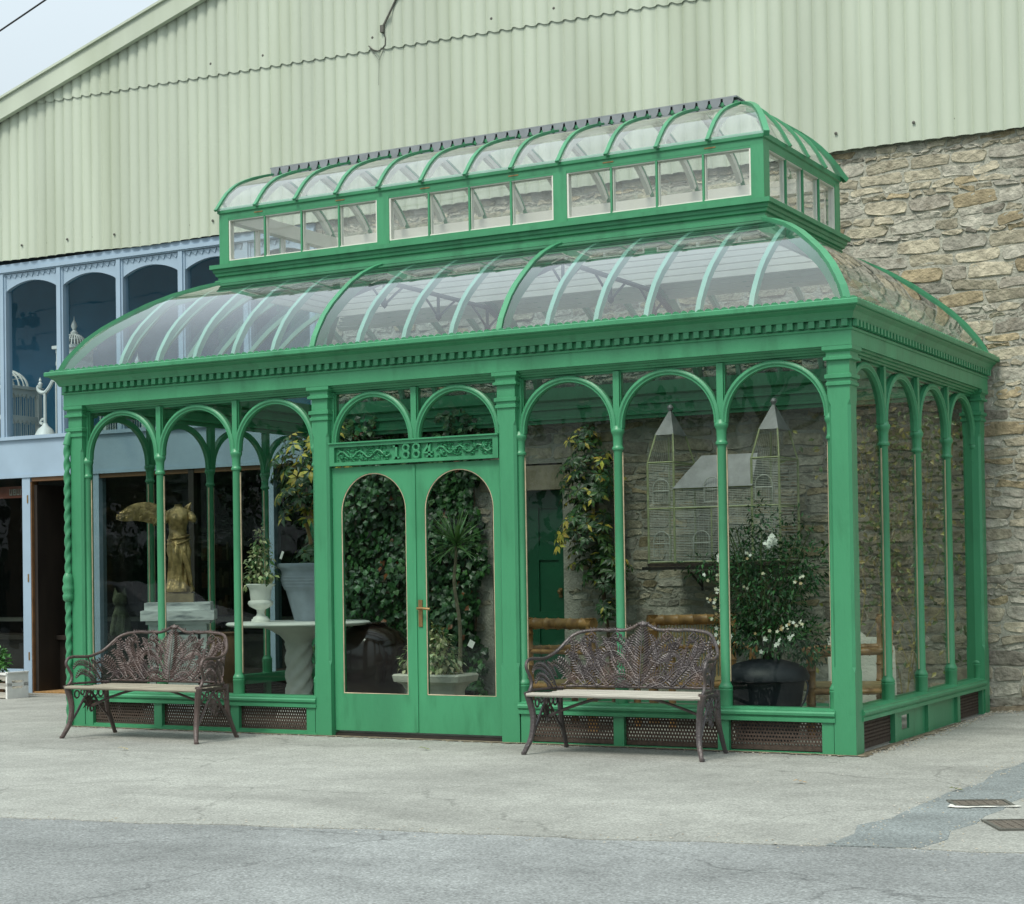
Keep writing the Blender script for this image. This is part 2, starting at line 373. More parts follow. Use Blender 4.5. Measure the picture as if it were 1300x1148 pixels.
# --- sills, base posts, plinths, grilles
def sill(L):
    b = MB(); pr = [(-.05,.235),(-.05,.262),(-.043,.268),(-.043,.274),(-.06,.282),(-.062,.300),(-.05,.312),(-.05,.322),(.0,.334),(.11,.334),(.11,.235)]
    b.rings([[(0,y,z) for y, z in pr],[(L,y,z) for y, z in pr]]); return b
def grille(L, z0=.045, z1=.235):
    """cast iron plate pierced with staggered round holes"""
    b = MB(); p = .0245; rows = int((z1-z0)/p); n = int(L/p); px = L/n; pz = (z1-z0)/rows; r = .0088
    for j in range(rows):
        for i in range(n):
            x0, zz = i*px, z0+j*pz
            if j % 2:
                if i == n-1:
                    b.face([(x0,0,zz),(x0+px,0,zz),(x0+px,0,zz+pz),(x0,0,zz+pz)]); continue
            cx, cz = x0+px/2, zz+pz/2
            sq = [(x0,zz),(cx,zz),(x0+px,zz),(x0+px,cz),(x0+px,zz+pz),(cx,zz+pz),(x0,zz+pz),(x0,cz)]
            an = [225,270,315,0,45,90,135,180]
            ho = [(cx+r*math.cos(math.radians(a)), cz+r*math.sin(math.radians(a))) for a in an]
            vs = [(x,0,z) for x, z in sq]+[(x,0,z) for x, z in ho]+[(x,.012,z) for x, z in ho]
            fs = []
            for k in range(8):
                l = (k+1) % 8
                fs += [(k,l,8+l,8+k),(8+k,8+l,16+l,16+k)]
            b.add(vs, fs)
    if True:   # stagger: shear every second row by half a pitch via vertex shift
        b.v = [(x+(px/2 if int((z-z0)/pz-1e-4) % 2 and 0 < x < L-px*.9 else 0), y, z) for x, y, z in b.v]
    b.box(0, L, .0, .016, z1-.012, z1+.006); b.box(0, L, 0, .016, z0-.03, z0+.002)
    return b
for x0, x1 in ((PW, 2.788), (4.789, W-PW)):
    part(sill(x1-x0+.02), 'sill', GREEN, loc=(x0-.01, .04, 0))
    b = MB(); b.box(x0, x1, .014, .10, -.09 if x0 < 1 else -.02, .035 if x0 < 1 else .008); part(b, 'plinth_board', GREEN)
b = MB(); b.box(-.003, 2.80, -.006, .05, -.1, .018); part(b, 'plinth_board', GREEN)
part(sill(D-2*PW+.02), 'sill', GREEN, loc=(W-.04, PW-.01, 0), rot=PI/2)
part(sill(D-2*PW+.02), 'sill', GREEN, loc=(.04, D-PW+.01, 0), rot=-PI/2)
b = MB(); b.box(.04, W-.04, D-.1, D-.04, -.05, .06); part(b, 'plinth_board', GREEN)
bp0 = None; gr0 = None
def base_post():
    b = MB(); b.box(-.045, .045, 0, .08, -.02, .237); return b
for cs in (FC, FR):
    for i in range(4):
        x = cs[i]+(.05 if i == 0 else -.05 if i == 3 else 0)
        if bp0 is None: bp0 = part(base_post(), 'base_post', GREEN, loc=(x, .006, 0))
        else: dup(bp0, con, (x, .006, 0))
    for i in range(3):
        x = cs[i]+(.095 if i == 0 else .046)
        if gr0 is None: gr0 = part(grille(.778), 'ventilation_grille', RUST, loc=(x, .045, 0))
        else: dup(gr0, con, (x, .045, 0))
for k, y in enumerate(SC):
    y += .06 if k == 0 else -.06 if k == 4 else 0
    dup(bp0, con, (W-.012, y, 0), PI/2); dup(bp0, con, (.012, y, 0), -PI/2)
gs = part(grille(.845), 'ventilation_grille', RUST, loc=(W-.05, SC[0]+.1, 0), rot=PI/2)
dup(gs, con, (W-.05, SC[3]+.0, 0), PI/2)
for k in range(4): dup(gs, con, (.05, SC[k+1]-.045, 0), -PI/2)
# two solid side panels, one with a small broken vent opening
b = MB(); y0, y1 = SC[1]+.046, SC[2]-.046
b.box(W-.06, W-.04, y0, y0+.18, -.02, .237); b.box(W-.06, W-.04, y0+.39, y1, -.02, .237)
b.box(W-.06, W-.04, y0+.18, y0+.39, -.02, .075); b.box(W-.06, W-.04, y0+.18, y0+.39, .19, .237)
part(b, 'base_panel', GREEN)
b = MB(); b.box(W-.06, W-.04, SC[2]+.046, SC[3]-.046, -.02, .237); part(b, 'base_panel', GREEN)
# --- floor inside
b = MB(); b.box(.06, W-.06, .10, D-.1, -.1, .03); part(b, 'stone_floor', FLOOR)
# --- double doors
def door_leaf(x0, x1, gx0, gx1):
    b = MB(); y0, y1 = .055, .10; z0, z1, gz, sp, ap = .045, 2.292, .36, 1.905, 2.235
    cx = (gx0+gx1)/2; rx = (gx1-gx0)/2; n = 24
    b.box(x0, x1, y0, y1, z0, gz); b.box(x0, gx0, y0, y1, gz, sp); b.box(gx1, x1, y0, y1, gz, sp)
    arc = [(cx-rx*math.cos(PI*i/n), sp+(ap-sp)*math.sin(PI*i/n)) for i in range(n+1)]
    for yy, fl in ((y0, 1), (y1, -1)):
        for i in range(n):
            xa, za = arc[i]; xb, zb = arc[i+1]
            b.face([(xa,yy,za),(xb,yy,zb),(xb,yy,z1),(xa,yy,z1)][::fl])
        b.face([(x0,yy,sp),(gx0,yy,sp),(gx0,yy,z1),(x0,yy,z1)][::fl]); b.face([(gx1,yy,sp),(x1,yy,sp),(x1,yy,z1),(gx1,yy,z1)][::fl])
    for i in range(n):
        xa, za = arc[i]; xb, zb = arc[i+1]; b.face([(xa,y0,za),(xa,y1,za),(xb,y1,zb),(xb,y0,zb)])
    b.face([(x0,y0,z1),(x1,y0,z1),(x1,y1,z1),(x0,y1,z1)]); b.face([(x0,y0,sp),(x0,y0,z1),(x0,y1,z1),(x0,y1,sp)]); b.face([(x1,y0,sp),(x1,y1,sp),(x1,y1,z1),(x1,y0,z1)])
    d = part(b, 'door', GREEN)
    # putty bead round the glass and the pane itself
    pts = [(gx0+.004,.062,gz+.004)]+[(cx-(rx-.004)*math.cos(PI*i/n),.062,sp+(ap-sp-.004)*math.sin(PI*i/n)) for i in range(n+1)]+[(gx1-.004,.062,gz+.004),(gx0+.004,.062,gz+.004)]
    t = MB(); t.tube(pts, .005, 4); part(t, 'glazing_bead', PUTTY, d)
    g = MB(); g.face([(gx0,.078,gz),(gx1,.078,gz)]+[(x, .078, z) for x, z in arc[::-1]]); part(g, 'door_pane', GLASS, d)
    return d
dl = door_leaf(2.957, 3.7865, 3.045, 3.70); dr = door_leaf(3.7895, 4.62, 3.885, 4.545)
dl['label'] = 'left leaf of the arched glass doors'; dr['label'] = 'right leaf of the arched glass doors with brass handle'
b = MB(); b.box(3.775, 3.80, .045, .056, .05, 2.28); part(b, 'door_bead', GREEN, dr)
b = MB(); b.box(3.815, 3.853, .046, .055, .93, 1.155); part(b, 'handle_plate', BRASS, dr)
b = MB(); b.tube([(3.834,.05,1.085),(3.834,.0,1.085)], .012, 10); b.tube([(3.834,.005,1.085),(3.89,-.005,1.085),(3.955,.002,1.078)], [.011,.010,.012], 8); part(b, 'door_handle', BRASS, dr, smooth=True)
b = MB(); b.box(2.953, 4.624, .06, .13, -.03, .022); part(b, 'door_threshold', DARKWOOD)
# --- dated plaque over the doors
b = MB(); px0, px1, pz0, pz1 = 2.958, 4.619, 2.305, 2.492
b.box(px0, px1, .012, .09, pz1-.028, pz1); b.box(px0, px1, .012, .09, pz0, pz0+.028)
b.box(px0, px0+.05, .012, .09, pz0+.028, pz1-.028); b.box(px1-.05, px1, .012, .09, pz0+.028, pz1-.028)
b.box(px0+.05, px1-.05, .045, .085, pz0+.028, pz1-.028)
b.box(px0-.005, px1+.005, -.004, .09, pz1, pz1+.012)
plq = part(b, 'date_plaque', GREEN)
Rc = random.Random(3)
def carve(x0, x1, mir):
    b = MB(); zc = (pz0+pz1)/2; up = Vector((0,-1,0))
    Lc = x1-x0
    pts = [(x0+Lc*t/16, .032, zc+.030*math.sin(t*1.15)) for t in range(17)]
    b.tube(pts, .008, 6)
    for i in range(150):
        t = Rc.random(); x = x0+Lc*t; z = zc+Rc.uniform(-.056,.056)
        a = Rc.uniform(0, 2*PI); L = Rc.uniform(.02,.045); dv = Vector((math.cos(a),-.1,math.sin(a)*.8))
        p = Vector((x,.040,z)); q = p+dv*L
        q.z = max(pz0+.03, min(pz1-.03, q.z)); q.x = max(px0+.055, min(px1-.055, q.x))
        b.oct(p, q, dv.cross(up).normalized(), up, L*.28, .016)
    for i in range(5):   # fruit and flower heads
        t = (i+.5)/5; x = x0+Lc*t+(Rc.random()-.5)*.04; z = zc+Rc.uniform(-.03,.03); r = Rc.uniform(.016,.026)
        for k in range(6):
            a = k*PI/3; b.oct((x,.03,z), (x+r*1.5*math.cos(a),.026,z+r*1.5*math.sin(a)), Vector((-math.sin(a),0,math.cos(a))), up, r*.5, .016)
        b.lathe([(.001,-r*.6),(r*.6,-r*.35),(r*.7,0),(r*.6,r*.35),(.001,r*.6)], x, .03, 8)
        n = 8*5; b.v[-n:] = [(vx, vy, vz+z) for vx, vy, vz in b.v[-n:]]
    return b
part(carve(px0+.07, 3.57, 0), 'carved_foliage', GREEN, plq, smooth=True); part(carve(4.02, px1-.07, 1), 'carved_foliage', GREEN, plq, smooth=True)
def numerals():
    b = MB(); z0, z1 = pz0+.038, pz1-.036; h = z1-z0; y0, y1 = .022, .048
    def bx(x0, x1, a, c): b.box(x0, x1, y0, y1, z0+h*a, z0+h*c)
    x = 3.600   # 1
    bx(x+.022, x+.042, 0, 1); bx(x, x+.064, 0, .13); bx(x, x+.042, .86, 1)
    def eight(x):
        w = .082
        for q, rz in ((.25, .27), (.75, .27)):
            b.tube([(x+w/2+w*.35*math.cos(2*PI*k/16), .024, z0+h*(q+rz*math.sin(2*PI*k/16))) for k in range(17)], .0115, 6)
        return
    def eight_block(x):
        w = .082
        for q in (0, .47):
            bx(x+.004, x+.028, q+.08, q+.47); bx(x+w-.028, x+w-.004, q+.08, q+.47)
            bx(x+.012, x+w-.012, q, q+.12); bx(x+.012, x+w-.012, q+.42, q+.53)
        bx(x, x+w, .40, .58); bx(x-.004, x+.03, -.02, .1); bx(x+w-.03, x+w+.004, -.02, .1); bx(x-.004, x+.03, .92, 1.02); bx(x+w-.03, x+w+.004, .92, 1.02)
    eight(3.688); eight(3.790)
    x = 3.892   # 4
    b.add([(x,y0,z0+h*.38),(x+.02,y0,z0+h*.38),(x+.078,y0,z0+h),(x+.050,y0,z0+h),(x,y1,z0+h*.38),(x+.02,y1,z0+h*.38),(x+.078,y1,z0+h),(x+.050,y1,z0+h)],
          [(0,1,2,3),(7,6,5,4),(0,4,5,1),(1,5,6,2),(2,6,7,3),(3,7,4,0)])
    bx(x, x+.098, .27, .39); bx(x+.054, x+.078, 0, 1); bx(x+.038, x+.096, 0, .11)
    b.v = [(a, c, d+(a-3.788)*.0) for a, c, d in b.v]
    return b
part(numerals(), 'date_numerals', GREEN, plq)
# --- rope-twist downpipe at the left corner
b = MB(); rs = []; n = 12
for i in range(120):
    z = .02+2.62*i/119; ring = []
    for j in range(n):
        a = 2*PI*j/n; r = .028+.006*math.cos(2*(a)-z*52)
        ring.append((r*math.cos(a), r*math.sin(a), z))
    rs.append(ring)
b.rings(rs)
b.lathe([(.03,1.16),(.05,1.18),(.054,1.22),(.044,1.24),(.056,1.27),(.056,1.30),(.044,1.33),(.052,1.36),(.045,1.40),(.03,1.43)], 0, 0, 12)
b.tube([(0,0,2.63),(.01,.02,2.72),(.04,.06,2.80)], [.036,.034,.03], 10)
part(b, 'downpipe', GREEN, smooth=True, loc=(-.004, -.020, 0), angle=60)
# --- curved glass roof
PROF = [(-.10,3.315),(-.055,3.42),(0,3.503),(.081,3.613),(.195,3.729),(.345,3.85),(.5,3.963),(.676,4.065),(.876,4.153),(1.06,4.215)]
KX = .92
def hipx(y): return -.02+(y+.1)*KX          # x of the left hip over the front slope
bars_x = [2.87-.43*k for k in (5,4,3,2,1)]+[2.87]+[3.329,3.788,4.247]+[4.706]+[W-(2.87-.43*k) for k in (1,2,3,4,5)]
bars_y = [.72, 1.145, 1.57, 1.995, 2.42, 2.845, 3.27]
def slope_pane(u0, u1, end, back):
    """one curved pane between two bars; clipped by the hips"""
    b = MB(); prev = None
    for y, z in PROF:
        if end:
            lo = max(u0, y if y > u0 else u0); hi = min(u1, D-y)
            pts = (lo, hi)
        else:
            lo = max(u0, hipx(y)); hi = min(u1, W-hipx(y)); pts = (lo, hi)
        if pts[1]-pts[0] < 1e-4:
            if prev:   # close with a small triangle towards the hip
                pass
            break
        if end:
            x = hipx(y) if not back else W-hipx(y); row = [(x, pts[0], z), (x, pts[1], z)]
        else:
            yy = D-y if back else y; row = [(pts[0], yy, z), (pts[1], yy, z)]
        if prev:
            f = [prev[0], prev[1], row[1], row[0]]
            b.face(f if (end and back) or (not end and not back) else f[::-1])
        prev = row
    return b
def bar(path, w, dep, name, m, par=con, lift=.012):
    """glazing bar following a path; w wide, dep deep"""
    b = MB(); pts = [Vector(p) for p in path]; rs = []
    for i, p in enumerate(pts):
        t = (pts[min(i+1, len(pts)-1)]-pts[max(i-1, 0)]).normalized()
        sd = Vector((t.y, -t.x, 0)); sd = sd.normalized() if sd.length > .15 else Vector((1,0,0))
        nn = sd.cross(t).normalized()
        if nn.z < 0: nn = -nn
        rs.append([p-sd*w+nn*lift, p+sd*w+nn*lift, p+sd*w-nn*dep, p-sd*w-nn*dep])
    b.rings(rs); return part(b, name, m, par)
fx = [-.12]+bars_x+[W+.12]
for back in (0, 1):
    for i in range(len(fx)-1):
        part(slope_pane(fx[i], fx[i+1], 0, back), 'roof_pane', RGLASS, smooth=True)
    for i, x in enumerate(bars_x):
        # where this bar meets the hip
        path = []
        for y, z in PROF:
            if hipx(y) > x or W-hipx(y) < x: break
            path.append((x, D-y if back else y, z))
        main = i in (5, 9)
        path = [(p[0], p[1], p[2]) for p in path]
        q = MB()
        sdw = .025 if main else .020
        pts = [Vector(p) for p in path]; rs = []
        for k, p in enumerate(pts):
            t = (pts[min(k+1, len(pts)-1)]-pts[max(k-1, 0)]).normalized(); nn = Vector((1,0,0)).cross(t)
            if nn.z < 0: nn = -nn
            l, dp = (.012, .11) if main else (-.004, .060)
            rs.append([p+Vector((-sdw,0,0))+nn*l, p+Vector((sdw,0,0))+nn*l, p+Vector((sdw,0,0))-nn*dp, p+Vector((-sdw,0,0))-nn*dp])
        q.rings(rs); part(q, 'principal_rib' if main else 'roof_glazing_bar', GREEN if main else PALEGREEN)
ey = [-.12]+bars_y+[D+.12]
for right in (0, 1):
    for i in range(len(ey)-1): part(slope_pane(ey[i], ey[i+1], 1, right), 'roof_pane', EGLASS if right else RGLASS, smooth=True)
    for y in bars_y:
        path = []
        for yy, z in PROF:
            if yy > y or D-yy < y: break
            path.append((W-hipx(yy) if right else hipx(yy), y, z))
        q = MB(); pts = [Vector(p) for p in path]; rs = []
        for k, p in enumerate(pts):
            t = (pts[min(k+1, len(pts)-1)]-pts[max(k-1, 0)]).normalized(); nn = Vector((0,1,0)).cross(t)
            if nn.z < 0: nn = -nn
            e = Vector((0,.018,0)); rs.append([p-e-nn*.004, p+e-nn*.004, p+e-nn*.05, p-e-nn*.05])
        q.rings(rs); part(q, 'roof_glazing_bar', PALEGREEN)
for sx in (0, 1):
    for sy in (0, 1):
        bar([(W-hipx(y) if sx else hipx(y), D-y if sy else y, z) for y, z in PROF], .030, .10, 'hip_rib', GREEN, lift=.016)
# iron tie beams with hanging brackets
for x in (2.87, 4.706):
    b = MB(); b.tube([(x,.45,3.83),(x,1.05,4.05),(x,2.95,4.05),(x,3.54,3.83)], .024, 6)
    for y in (1.05, 2.0, 2.95):
        b.tube([(x,y,4.05),(x,y,3.86)], .016, 6); b.lathe([(.001,3.80),(.03,3.83),(.034,3.86),(.02,3.88),(.001,3.885)], x, y, 8)
        for s_ in (-1, 1): b.tube([(x,y+s_*.32,4.04),(x,y+s_*.2,3.97),(x,y+s_*.05,3.87)], .012, 5)
    part(b, 'tie_beam', mat('dark_tie_iron_%d' % int(x), (.018,.035,.04), .5, .2, 8), smooth=True)
# white slatted blind under the back slope
for k in range(4):
    b = MB(); r0 = .72+k*.083; r1 = r0+.080
    def pz(r):
        for (ya, za), (yb, zb) in zip(PROF, PROF[1:]):
            if ya <= r <= yb: return za+(zb-za)*(r-ya)/(yb-ya)
        return PROF[-1][1]
    r1 = r0+.058; xa, xb = hipx(r0)+.12, W-hipx(r0)-.12
    b.add([(xa,D-r0,pz(r0)-.075),(xb,D-r0,pz(r0)-.075),(xb,D-r1,pz(r1)-.068),(xa,D-r1,pz(r1)-.068),(xa,D-r0,pz(r0)-.067),(xb,D-r0,pz(r0)-.067),(xb,D-r1,pz(r1)-.060),(xa,D-r1,pz(r1)-.060)],
          [(0,1,2,3),(7,6,5,4),(0,4,5,1),(1,5,6,2),(2,6,7,3),(3,7,4,0)])
    part(b, 'blind_slat', WHITE)
# --- lantern: base, windows, curved roof
LX0, LX1, LY0, LY1 = 1.0, 6.56, 1.03, 2.97
b = MB()
sweep(b, [(-.03,4.195),(.035,4.195),(.035,4.225),(.012,4.232),(.012,4.258),(.030,4.268),(.034,4.292),(.046,4.300),(.050,4.326),(.072,4.334),(.072,4.372),(0.0,4.382),(-.06,4.382),(-.06,4.195)], LX0, LX1, LY0, LY1)
lan = part(b, 'lantern', GREEN)
b = MB(); sweep(b, [(-.062,4.10),(-.062,4.385),(-.10,4.385),(-.10,4.345),(-.088,4.338),(-.10,4.331),(-.10,4.288),(-.088,4.281),(-.10,4.274),(-.10,4.228),(-.088,4.221),(-.10,4.214),(-.10,4.165),(-.088,4.158),(-.10,4.151),(-.10,4.10)], LX0, LX1, LY0, LY1); part(b, 'inner_lining', WHITE, lan)
b = MB(); sweep(b, [(0,4.822),(.0,4.868),(.014,4.878),(.014,4.918),(.0,4.93),(-.05,4.93),(-.05,4.822)], LX0, LX1, LY0, LY1); part(b, 'wall_plate', GREEN, lan)
b = MB(); sweep(b, [(-.052,4.80),(-.052,4.935),(-.10,4.935),(-.10,4.80)], LX0, LX1, LY0, LY1); part(b, 'inner_lining', WHITE, lan)
# window groups: front and back three groups of four lights, ends one group of four
def sash(L, n, e0, e1, z0=4.382, z1=4.822):
    """frame of a strip of lights, local x; green face, cream inner bars"""
    b = MB()
    b.box(0, e0, -.002, .05, z0, z1); b.box(L-e1, L, -.002, .05, z0, z1)
    b.box(e0, L-e1, .002, .05, z0, z0+.032); b.box(e0, L-e1, .002, .05, z1-.018, z1)
    pw = (L-e0-e1)/n
    for i in range(1, n): b.box(e0+pw*i-.009, e0+pw*i+.009, .004, .022, z0+.032, z1-.018)
    b.m = 1
    for i in range(n+1):
        x = e0+pw*i; a, c = (x-.016, x+.016)
        if i == 0: a, c = x, x+.016
        if i == n: a, c = x-.016, x
        b.box(a, c, .024 if 0 < i < n else .006, .062, z0+.032, z1-.018)
    b.box(e0+.016, L-e1-.016, .008, .058, z0+.032, z0+.041); b.box(e0+.016, L-e1-.016, .008, .058, z1-.026, z1-.018)
    return b
seg = [(1.0, 2.88, .11, .065), (2.88, 4.70, .065, .065), (4.70, 6.56, .065, .11)]
for x0, x1, e0, e1 in seg:
    for back in (0, 1):
        o = part(sash(x1-x0, 4, e0 if not back else e1, e1 if not back else e0), 'window_sash', [GREEN, WHITE], lan, loc=(x0, LY0, 0) if not back else (x1, LY1, 0), rot=PI if back else 0)
        L = x1-x0-e0-e1; pw = L/4
        for i in range(4):
            g = MB(); g.face([(x0+e0+pw*i,0,4.41),(x0+e0+pw*(i+1),0,4.41),(x0+e0+pw*(i+1),0,4.806),(x0+e0+pw*i,0,4.806)][::-1 if back else 1])
            part(g, 'window_pane', LGLASS, lan, loc=(0, LY1-.03 if back else LY0+.03, 0))
        if not back:   # little brass vents let into the head
            for k in (.25, .75):
                q = MB(); q.box(x0+(x1-x0)*k-.05, x0+(x1-x0)*k+.05, LY0-.004, LY0+.01, 4.842, 4.852); part(q, 'vent_slot', BRASS, lan)
for right in (0, 1):
    o = part(sash(LY1-LY0, 4, .13, .13), 'window_sash', [GREEN, WHITE], lan, loc=(LX1, LY0, 0) if right else (LX0, LY1, 0), rot=PI/2 if right else -PI/2)
    pw = (LY1-LY0-.26)/4
    for i in range(4):
        ya = LY0+.13+pw*i; g = MB(); x = LX1-.03 if right else LX0+.03
        g.face([(x,ya,4.41),(x,ya+pw,4.41),(x,ya+pw,4.806),(x,ya,4.806)][::1 if right else -1]); part(g, 'window_pane', LGLASS, lan)
# lantern roof: quarter-round slopes rising to the ridge, hipped at the right, gabled at the left
def lprof(t):   # t 0..1 from eave to ridge -> (run, z)
    a = t*PI/2; return (.5+.5*(-math.cos(PI*0))+math.sin(a*.0))*0+(1-math.cos(a))*.0+ (t*1.0), 4.93+.53*math.sin(a)**.92
LP = [(0,4.895),(.03,4.925),(.094,5.005),(.167,5.084),(.25,5.152),(.337,5.209),(.44,5.26),(.6,5.324),(.8,5.388),(1.02,5.448)]   # run from the eave to the ridge
EY = LY0-.05; EX1 = LX1+.05; RX1 = 5.95
def lhx(r): return EX1-(r/1.02)*(EX1-RX1)
ribs_x = [1.0+.463*k for k in range(1, 12)]
ed = [LX0-.02]+ribs_x+[EX1+.01]
for back in (0, 1):
    for i in range(len(ed)-1):
        g = MB(); prev = None
        for r, z in LP:
            lo, hi = ed[i], min(ed[i+1], lhx(r)); y = EY+r if not back else D-.0-(EY+r)+.01
            if hi-lo < 1e-3: break
            row = [(lo,y,z),(hi,y,z)]
            if prev: f = [prev[0],prev[1],row[1],row[0]]; g.face(f if not back else f[::-1])
            prev = row
        part(g, 'roof_pane', LGLASS, lan, smooth=True)
    for i, x in enumerate(ribs_x+[LX0]):
        path = [(x, EY+r if not back else D-(EY+r)+.01, z) for r, z in LP if lhx(r) > x-.02]
        if len(path) < 3: continue
        bar(path, .017, .004, 'roof_rib', GREEN, lan, lift=.018)
        p2 = [(p[0], p[1]+(.02 if not back else -.02), p[2]-.012) for p in path[2:]]
        bar(p2, .022, .05, 'inner_rib', WHITE, lan, lift=0)
    bar([(lhx(r), EY+r if not back else D-(EY+r)+.01, z) for r, z in LP], .024, .03, 'hip_rib', GREEN, lan, lift=.018)
# right hipped end
eyy = [EY, 1.54, 2.0, 2.46, D-EY+.01]
for i in range(4):
    g = MB(); prev = None
    for r, z in LP:
        lo = max(eyy[i], EY+r); hi = min(eyy[i+1], D-EY+.01-r)
        if hi-lo < 1e-3: break
        row = [(lhx(r),lo,z),(lhx(r),hi,z)]
        if prev: g.face([prev[0],prev[1],row[1],row[0]])
        prev = row
    if g.f: part(g, 'roof_pane', LGLASS, lan, smooth=True)
for y in eyy[1:4]:
    path = [(lhx(r), y, z) for r, z in LP if EY+r < y+.02 and D-EY-r > y-.02]
    q = MB(); rs = []
    for k in range(len(path)):
        p = Vector(path[k]); t = (Vector(path[min(k+1, len(path)-1)])-Vector(path[max(k-1, 0)])).normalized(); nn = Vector((0,1,0)).cross(t)
        if nn.z < 0: nn = -nn
        e = Vector((0,.014,0)); rs.append([p-e+nn*.016, p+e+nn*.016, p+e-nn*.01, p-e-nn*.01])
    q.rings(rs); part(q, 'roof_rib', GREEN, lan)
# left gable end glass
g = MB(); pts = [(LX0, EY+r, z) for r, z in LP]+[(LX0, D-(EY+r)+.01, z) for r, z in LP[::-1]]
g.face(pts[::-1]); part(g, 'gable_pane', LGLASS, lan)
# ridge with scalloped lead cresting
b = MB(); b.box(LX0-.03, RX1+.05, 1.93, 2.06, 5.452, 5.474); b.m = 1; b.box(LX0-.03, RX1+.05, 1.91, 1.93, 5.43, 5.46); b.box(LX0-.03, RX1+.05, 2.06, 2.08, 5.43, 5.46)
part(b, 'ridge_board', [LEAD, GREEN], lan)
L = RX1-LX0+.06; n = 42; s0 = scallop(L, n, .080, .012, .0, .43)
s0.v = [(x, y, -z) for x, y, z in s0.v]
part(s0, 'ridge_cresting', LEAD, lan, loc=(LX0-.03, 1.90, 5.49)); 
s1 = scallop(L, n, .080, .012, .0, .43); s1.v = [(x, y, -z) for x, y, z in s1.v]; part(s1, 'ridge_cresting', LEAD, lan, loc=(LX0-.03, 2.09, 5.49))
b = MB(); b.box(LX0-.03, RX1+.05, 1.894, 2.096, 5.488, 5.50); part(b, 'ridge_capping', LEAD, lan)
#@@PART2
# ================================================================ WAREHOUSE BEHIND
WY = 4.1
wh = thing('warehouse', 'large gabled warehouse of rubble stone and sage green corrugated sheeting with a pale blue shopfront', 'building', (0, WY, 0))
def wpart(mb, name, mats, par=None, **k):
    mb.v = [(x, y-WY, z) for x, y, z in mb.v] if par is None or True else mb.v
    return mb.build(name, mats, par or wh, **k)
APX = 5.0
def gz(x): return 7.22+.2966*(x+4.958) if x <= APX else 7.22+.2966*(2*APX-x+4.958)
def corr(x):
    t = (x/.153) % 1.0
    return -.050*(max(0, math.sin(PI*t))**.42)-.012*((x/1.071) % 1.0)
def joint(x): return 7.40-.0*(x+4.3)-(.030*(x+4.3) if x > -4.3 else 0)*.9
def sheet(lo, hi, yb, x0=-12.0, x1=17.0, step=.153/10):
    b = MB(); n = int((x1-x0)/step); vs = []; fs = []
    for i in range(n+1):
        x = x0+i*step; y = yb+corr(x); a, c = lo(x), hi(x)
        if c < a: c = a
        vs += [(x,y,a),(x,y,c)]
        if i: k = 2*i; fs.append((k-2,k,k+1,k-1))
    fs = [f for f in fs if abs(vs[f[3]][2]-vs[f[0]][2])+abs(vs[f[2]][2]-vs[f[1]][2]) > 1e-4]
    b.add(vs, fs); return b
bot = lambda x: 5.42+.006*math.sin(x*3.1)+(.05*min(1, max(0, (-2.5-x)/2.5)))
o = wpart(sheet(bot, lambda x: min(gz(x), joint(x)+.06), WY-.02), 'lower_cladding', CLAD, smooth=True, angle=35)
o = wpart(sheet(lambda x: joint(x)+.012*math.sin(2*PI*x/.153), lambda x: max(gz(x), joint(x)-1), WY-.036), 'upper_cladding', CLAD, smooth=True, angle=35)
b = MB()
for x0, x1, s in ((-12.5, APX, 1), (APX, 17.5, -1)):
    za, zb = gz(x0), gz(x1)
    b.add([(x0,WY-.17,za-.02),(x1,WY-.17,zb-.02),(x1,WY-.17,zb+.225),(x0,WY-.17,za+.225),(x0,WY-.10,za-.02),(x1,WY-.10,zb-.02),(x1,WY-.10,zb+.225),(x0,WY-.10,za+.225)],
          [(0,1,2,3),(7,6,5,4),(0,4,5,1),(3,2,6,7),(0,3,7,4),(1,5,6,2)])
    b.add([(x0,WY-.20,za+.225),(x1,WY-.20,zb+.225),(x1,WY-.20,zb+.255),(x0,WY-.20,za+.255),(x0,WY+.1,za+.225),(x1,WY+.1,zb+.225),(x1,WY+.1,zb+.255),(x0,WY+.1,za+.255)],
          [(0,1,2,3),(0,4,5,1),(3,2,6,7),(0,3,7,4),(1,5,6,2),(4,7,6,5)])
wpart(b, 'verge_board', CLAD)
b = MB()
for x0, x1 in ((-12.5, APX), (APX, 17.5)):
    za, zb = gz(x0)+.24, gz(x1)+.24
    b.add([(x0,WY+.1,za),(x1,WY+.1,zb),(x1,WY+16,zb),(x0,WY+16,za),(x0,WY+.1,za-.08),(x1,WY+.1,zb-.08),(x1,WY+16,zb-.08),(x0,WY+16,za-.08)],
          [(0,1,2,3),(7,6,5,4),(0,4,5,1),(1,5,6,2),(2,6,7,3),(3,7,4,0)])
wpart(b, 'roof', LEAD)
b = MB(); b.box(-12.2, -12.0, WY+.1, WY+16, 0, 7.0); b.box(16.6, 16.8, WY+.1, WY+16, 0, 6.6); b.box(-12.2, 16.8, WY+15.8, WY+16, 0, 7); wpart(b, 'rear_wall', MORTAR)
# fixings on the sheets
rf = random.Random(11); fx0 = None
for k in range(-70, 110):
    x = .153*(k*2.5)+.153*.5
    if -5.5 < x < 8.3:
        for z in ([bot(x)+.17] if rf.random() < .75 else [])+([joint(x)+.14] if rf.random() < .7 else []):
            if z > gz(x)-.05: continue
            if fx0 is None:
                q = MB(); q.lathe([(.016,0),(.016,.006),(.008,.01),(.001,.012)], 0, 0, 8)
                fx0 = q.build('sheet_fixing', FIXM, wh, loc=(x, corr(x)-.03, z), rot=(PI/2, 0, 0))
            else: c = fx0.copy(); C.objects.link(c); c.parent = wh; c.location = (x, corr(x)-.03, z)
